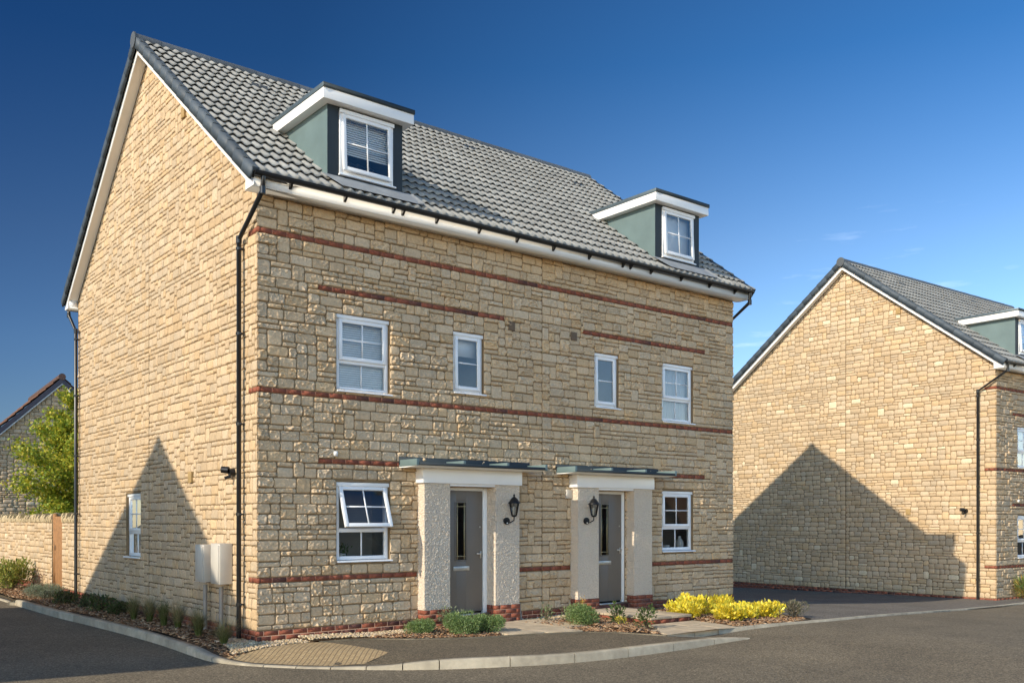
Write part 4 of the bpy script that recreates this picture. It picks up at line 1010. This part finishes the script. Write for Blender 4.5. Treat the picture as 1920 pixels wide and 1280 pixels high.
# tree
def tree(x, y, h, R_):
    root = empty('garden_tree', (x, y, 0), 0, label='yellow green young tree behind the garden wall, half hidden by the house', cat='tree')
    tr = MB(); tr.tube([(0, 0, -.1), (.03, .02, 1.2), (.0, .05, 2.4), (.04, 0, h * .75), (.02, 0, h * .93)], [.085, .07, .055, .035, .012], 8)
    P = []; D = []
    for k in range(64):
        z0_ = rnd.uniform(1.2, h * .9); t = rnd.uniform(0, 6.28); f_ = 1 - abs(z0_ - h * .40) / (h * .72); ln = R_ * max(.22, f_) * rnd.uniform(.65, 1.08)
        e_ = np.array((math.cos(t) * ln, math.sin(t) * ln, z0_ + ln * rnd.uniform(.2, .55))); b_ = np.array((.02, .02, z0_))
        m_ = (e_ + b_) / 2 + (0, 0, .08); tr.tube([tuple(b_), tuple(m_), tuple(e_)], [.02, .012, .004], 5)
        n = int(240 + 760 * ln / R_)
        q = nr.uniform(.25, 1.05, n)[:, None]; c_ = b_ + (e_ - b_) * q + nr.normal(0, 1, (n, 3)) * (.13, .13, .12) * (.5 + .7 * ln / R_)
        P.append(c_); D.append(np.tile((e_ - b_) / (ln + .1), (n, 1)) * .6)
    tr.build('trunk', 'bark', root, colors=False, smooth=True)
    mb = MB(); leaves(mb, np.concatenate(P), np.concatenate(D), (.06, .11), [(.44, .50, .05), (.58, .58, .07), (.30, .40, .05), (.70, .60, .08), (.20, .29, .04)], .62, jit=.8); mb.build('crown', 'leaf', root)
tree(1.45, 14.6, 5.7, 1.85)

# ---------------------------------------------------------------- garden wall and gate
rgw = random.Random(21)
def gwall(y0, y1, lab):
    root = empty('garden_wall', (0, 0, 0), 0, label=lab, cat='wall')
    Wd = y1 - y0; ft = lambda s: 1.72
    fW = lambda s, d, z: (.02 - d, y0 + s, z)
    stone_wall(Wd, ft, .15, fW, [], [], rgw, .05, .35, (True, True), .03).build('stonework', 'stone', root, smooth=True)
    c = MB(); c.box(.02, .30, y0, y1, -.2, 1.66); c.build('wall_core', 'mortar', root, colors=False)
    b = bricks(fW, 0, Wd, -.075, 3, rgw, None, .03); b.build('brick_plinth', 'brick', root)
    # cock-and-hen coping
    cp = MB(); s = y0
    while s < y1 - .03:
        w = rgw.uniform(.07, .14); hh = rgw.choice((.11, .13, .19, .22)); 
        n = 5; k = rgw.uniform(.85, 1.15)
        prof = [(-.0, 0), (-.02, hh * .6), (.02, hh * .95), (.14, hh * 1.04), (.27, hh * .9), (.31, hh * .5), (.30, 0)]
        prof = [(a + rgw.uniform(-.012, .012), b_ + (rgw.uniform(-.012, .012) if b_ > 0 else 0)) for a, b_ in prof]
        e_ = min(s + w - .012, y1)
        cp.prism(prof, lambda u, v, q: (u, q, 1.655 + v), s, e_, np.array((.55, .43, .26)) * k); s += w
    cp.build('coping_stones', 'stone', root, bevel=.012)
    return root
gwall(DH + .01, 10.78, 'short stretch of stone garden wall between the house and the gate')
gwall(11.72, 19.5, 'long stone garden wall with upright coping stones left of the gate')
gt = empty('timber_gate', (.05, 10.78, 0), 0, label='brown vertical boarded timber gate in the garden wall', cat='gate')
m = MB(); s = .03
while s < .90:
    m.box(0, .022, s, s + .092, .10, 1.80, g3(1)); s += .105
m.build('gate_boards', 'timber', gt, colors=False, bevel=.004)
m = MB()
for z in (.3, .95, 1.6): m.box(.023, .06, .03, .91, z, z + .1)
m.build('gate_rail', 'timber', gt, colors=False)
m = MB(); m.box(-.012, 0, .80, .84, 1.0, 1.12); m.build('latch', 'iron', gt, colors=False)
for sd in (0, .93):
    m = MB(); m.box(-.02, .07, sd - .07 + (.07 if sd == 0 else .0) - .0, sd + (.028 if sd == 0 else .01), -.1, 1.86); m.build('gate_post', 'timber', gt, colors=False)

# ---------------------------------------------------------------- house in the background on the left
def back_house():
    X0, Y0 = 3.72, 26.5; hw = 3.6; rise = .96; apex = 7.15
    H = empty('background_house', (X0, Y0, 0), R(-4.5), label='stone house with a brown tiled roof behind the tree on the left', cat='house')
    top = lambda s: apex - .2 - abs(s - hw) * rise; rg = random.Random(4)
    f = lambda s, d, z: (s - hw, .02 - d, z)
    stone_wall(2 * hw, top, .15, f, [], [], rg, .05, 1.0).build('gable_stonework', 'stone', H, smooth=True)
    wall_panel(2 * hw, top, -.6, f, [], (hw,)).build('gable_wall', 'mortar', H, colors=False)
    m = MB(); dp = 8
    for sx in (-hw, hw): m.quad((sx, .02, -.6), (sx, dp, -.6), (sx, dp, top(0)), (sx, .02, top(0)))
    m.add([(-hw, dp, -.6), (hw, dp, -.6), (hw, dp, top(0)), (0, dp, apex - .2), (-hw, dp, top(0))], [(0, 1, 2, 3, 4)])
    m.build('side_wall', 'mortar', H, colors=False)
    hy = math.hypot(1, rise); c, s_ = 1 / hy, rise / hy; ln = dp + .3; T = (hw + .3) * hy; ng = 15
    zE = apex - (hw + .3) * rise - .02
    F1 = lambda a, t, h: (-hw - .3 + t * c - h * s_, -.12 + ln - a, zE + t * s_ + h * c)
    F2 = lambda a, t, h: (hw + .3 - t * c + h * s_, -.12 + a, zE + t * s_ + h * c)
    for F_ in (F1, F2): tile_slope(ln, ng, T / ng, F_, rg, period=.3, amp=.05, thick=.035, base=(.17, .085, .055), samples=6).build('roof_slope', 'tile', H)
    m = MB(); m.tube([(0, -.16, apex + .03), (0, dp + .2, apex + .03)], .13, 10, (.10, .055, .04)); m.build('ridge_tiles', 'verge', H)
    m = MB()
    for sg in (-1, 1):
        m.prism([(sg * (hw + .32), zE - .02), (0, apex + .0), (0, apex - .22), (sg * (hw + .32), zE - .24)], lambda u, v, w: (u, w, v), -.14, -.10, (.05, .05, .07))
    m.build('verge_trim', 'verge', H)
    m = MB()
    for sg in (-1, 1): m.prism([(sg * (hw + .30), zE - .24), (0, apex - .22), (0, apex - .27), (sg * (hw + .30), zE - .29)], lambda u, v, w: (u, w, v), -.12, 0.02)
    m.build('mortar_verge', 'fascia', H, colors=False)
back_house()

# brick houses across the road, behind the camera: they are what the windows reflect
def far_house(x, y, lab):
    H = empty('brick_house', (x, y, -.3), 0, label=lab, cat='house'); w, d_, e, r_ = 10.5, 9, 5.2, 8.9
    m = MB(); m.quad((0, 0, -.6), (w, 0, -.6), (w, 0, e), (0, 0, e)); m.quad((0, -d_, -.6), (w, -d_, -.6), (w, -d_, e), (0, -d_, e))
    for xx in (0, w): m.add([(xx, 0, -.6), (xx, 0, e), (xx, -d_ / 2, r_), (xx, -d_, e), (xx, -d_, -.6)], [(0, 1, 2, 3, 4)])
    m.build('wall', 'redbrick', H, colors=False)
    m = MB(); 
    for sg in (0, 1): 
        Y = (lambda v: v) if not sg else (lambda v: -d_ - v)
        m.quad((-.2, Y(.35), e - .2), (w + .2, Y(.35), e - .2), (w + .2, Y(-d_ / 2), r_ + .1), (-.2, Y(-d_ / 2), r_ + .1))
    m.build('roof', 'zinc', H, colors=False)
    for xx in (1.3, 4.6, 7.9):
        for zz in (.9, 3.5):
            m = MB(); m.box(xx - .05, xx + 1.25, .0, .04, zz - .05, zz + 1.25); wn = m.build('window', 'upvc', H, colors=False)
            m = MB(); m.quad((xx, .042, zz), (xx + .58, .042, zz), (xx + .58, .042, zz + 1.2), (xx, .042, zz + 1.2)); m.quad((xx + .63, .042, zz), (xx + 1.2, .042, zz), (xx + 1.2, .042, zz + 1.2), (xx + .63, .042, zz + 1.2)); m.build('pane', 'black', wn, colors=False)
MT['redbrick'] = simple('red_brick_wall', (.20, .125, .09), .9, 0, .25, 3, .002, 40)
far_house(13, -33, 'red brick house across the road, nearest of those mirrored in the windows')
far_house(30, -32, 'red brick house across the road, middle one of those mirrored in the windows')
far_house(47, -31, 'red brick house across the road, farthest of those mirrored in the windows')

# items seen on the window sills
def pot(name, lab, cat, loc, prof, mat='pot', plant=False):
    r_ = empty(name, loc, 0, label=lab, cat=cat); m = MB(); m.lathe(prof, (0, 0, 0), 16); m.build('pot_body' if plant else 'vase_body', mat, r_, smooth=True, colors=False)
    if plant:
        mb = MB(); n = 60; P = np.abs(nr.normal(0, 1, (n, 3))) * 0 + nr.normal(0, .05, (n, 3)) + (0, 0, prof[-1][1] + .07)
        leaves(mb, P, nr.normal(0, 1, (n, 3)) + (0, 0, .6), (.04, .09), [(.08, .14, .05), (.12, .2, .07)], .4); mb.build('pot_plant_leaves', 'leaf', r_)
pot('plant_pot', 'white plant pot on the sill inside the open window', 'plant pot', (1.45, .22, 1.10), [(0, 0), (.045, 0), (.062, .11), (.055, .11), (.0, .10)], plant=True)
pot('vase', 'pale rounded vase inside the ground floor window right of the right porch', 'vase', (9.15, .25, 1.12), [(0, 0), (.05, 0), (.085, .08), (.08, .16), (.03, .23), (.035, .27), (0, .27)])
pot('vase', 'short white bowl beside the vase in the right ground floor window', 'bowl', (8.75, .25, 1.12), [(0, 0), (.06, 0), (.075, .10), (.07, .10), (0, .09)])

# ---------------------------------------------------------------- sun, sky, camera
EL, AZ = R(30.2), R(3.3)
d = Vector((math.cos(EL) * math.cos(AZ), math.cos(EL) * math.sin(AZ), -math.sin(EL)))
sl_ = bpy.data.lights.new('sun', 'SUN'); sl_.energy = 2.9; sl_.angle = R(.53); sl_.color = (1, .89, .71)
so_ = bpy.data.objects.new('sun', sl_); COL.objects.link(so_); so_.rotation_euler = d.to_track_quat('-Z', 'Y').to_euler()
w = bpy.data.worlds.new('World'); sc.world = w; w.use_nodes = True; nt = w.node_tree
bgn = nt.nodes['Background']; sky = nt.nodes.new('ShaderNodeTexSky'); sky.sky_type = 'NISHITA'; sky.sun_disc = False
sky.sun_elevation = EL
td = -d; sky.sun_rotation = math.atan2(td.x, td.y)
sky.air_density = 1.0; sky.dust_density = .3; sky.ozone_density = 3.0; sky.altitude = 200
# brightness of the sky round the compass: unseen sun's side brightened as added fill, deep blue at right angles to it
hs = nt.nodes.new('ShaderNodeHueSaturation'); hs.inputs['Saturation'].default_value = 1.20; nt.links.new(sky.outputs[0], hs.inputs['Color'])
tcw = nt.nodes.new('ShaderNodeTexCoord'); dp_ = nt.nodes.new('ShaderNodeVectorMath'); dp_.operation = 'DOT_PRODUCT'
nt.links.new(tcw.outputs['Generated'], dp_.inputs[0]); dp_.inputs[1].default_value = (math.cos(AZ), math.sin(AZ), 0)
mr = nt.nodes.new('ShaderNodeMapRange'); mr.inputs['From Min'].default_value = -1; mr.inputs['From Max'].default_value = 1; nt.links.new(dp_.outputs['Value'], mr.inputs['Value'])
K = 4.0
k3 = lambda *v: tuple(q / K for q in v)
rp = ramp(nt, mr.outputs[0], [(0, k3(.90, .80, .72)), (.30, k3(.62, .55, .50)), (.48, k3(.33, .31, .31)), (.58, k3(.172, .205, .268)), (.72, k3(.27, .28, .32)), (.86, k3(.60, .55, .56)), (1, k3(.88, .82, .82))])
# added fill: unseen sky behind the camera boosted to brighten the house fronts
mry = nt.nodes.new('ShaderNodeMapRange'); mry.inputs['From Min'].default_value = -.9; mry.inputs['From Max'].default_value = -.05
sep = nt.nodes.new('ShaderNodeSeparateXYZ'); nt.links.new(tcw.outputs['Generated'], sep.inputs[0]); nt.links.new(sep.outputs['Y'], mry.inputs['Value'])
ry = ramp(nt, mry.outputs[0], [(0, k3(4.6, 3.8, 3.1)), (.45, k3(4.0, 3.3, 2.8)), (1, k3(1, 1, 1))])
rz_ = ramp(nt, sep.outputs['Z'], [(0, g3(1)), (.17, (1.03, 1.02, 1.02)), (.27, (.90, .89, .90)), (.43, (.38, .66, .80)), (.75, (.36, .55, .70))])
mm = mul(nt, mul(nt, mul(nt, hs.outputs[0], rp), ry), rz_)
K2 = K * K
# faint high wisps low over the right hand side
mpw = nt.nodes.new('ShaderNodeMapping'); mpw.inputs['Scale'].default_value = (3, 3, 22); mpw.inputs['Rotation'].default_value = (.12, -.10, 0); nt.links.new(tcw.outputs['Generated'], mpw.inputs[0])
nw = noise(nt, 2.3, 6, .62, mpw.outputs[0]); wz = ramp(nt, sep.outputs['Z'], [(.05, g3(.9)), (.20, g3(1)), (.34, g3(0))])
wx = ramp(nt, dp_.outputs['Value'], [(.45, g3(0)), (.75, g3(1))])
wz = mul(nt, wz, wx)
wf = mul(nt, ramp(nt, nw.outputs[0], [(.60, g3(0)), (.82, g3(.26))]), wz)
wm = N(nt, 'ShaderNodeMix', data_type='RGBA', blend_type='MIX'); L(nt, wf, wm.inputs[0]); L(nt, mm, wm.inputs[6]); wm.inputs[7].default_value = (.42, .46, .52, 1)
mm = wm.outputs[2]
m3_ = nt.nodes.new('ShaderNodeVectorMath'); m3_.operation = 'SCALE'; nt.links.new(mm, m3_.inputs[0]); m3_.inputs['Scale'].default_value = K2
nt.links.new(m3_.outputs[0], bgn.inputs[0]); bgn.inputs[1].default_value = .15
cam = bpy.data.cameras.new('camera'); co = bpy.data.objects.new('camera', cam); COL.objects.link(co)
cam.sensor_width = 36; cam.sensor_fit = 'HORIZONTAL'; cam.lens = 1777 / 1920 * 36; cam.clip_end = 1500; cam.clip_start = .1
co.location = (-5.55, -12.64, 1.72); a_ = R(51.26)
co.rotation_euler = (R(90), 0, a_ - R(90)); cam.shift_y = (974 - 640) / 1920
sc.camera = co
vs = sc.view_settings; vs.view_transform = 'Standard'; vs.look = 'None'; vs.gamma = 1; vs.exposure = .85
sc.cycles.use_denoising = True
sc.cycles.max_bounces = 8; sc.cycles.transparent_max_bounces = 12
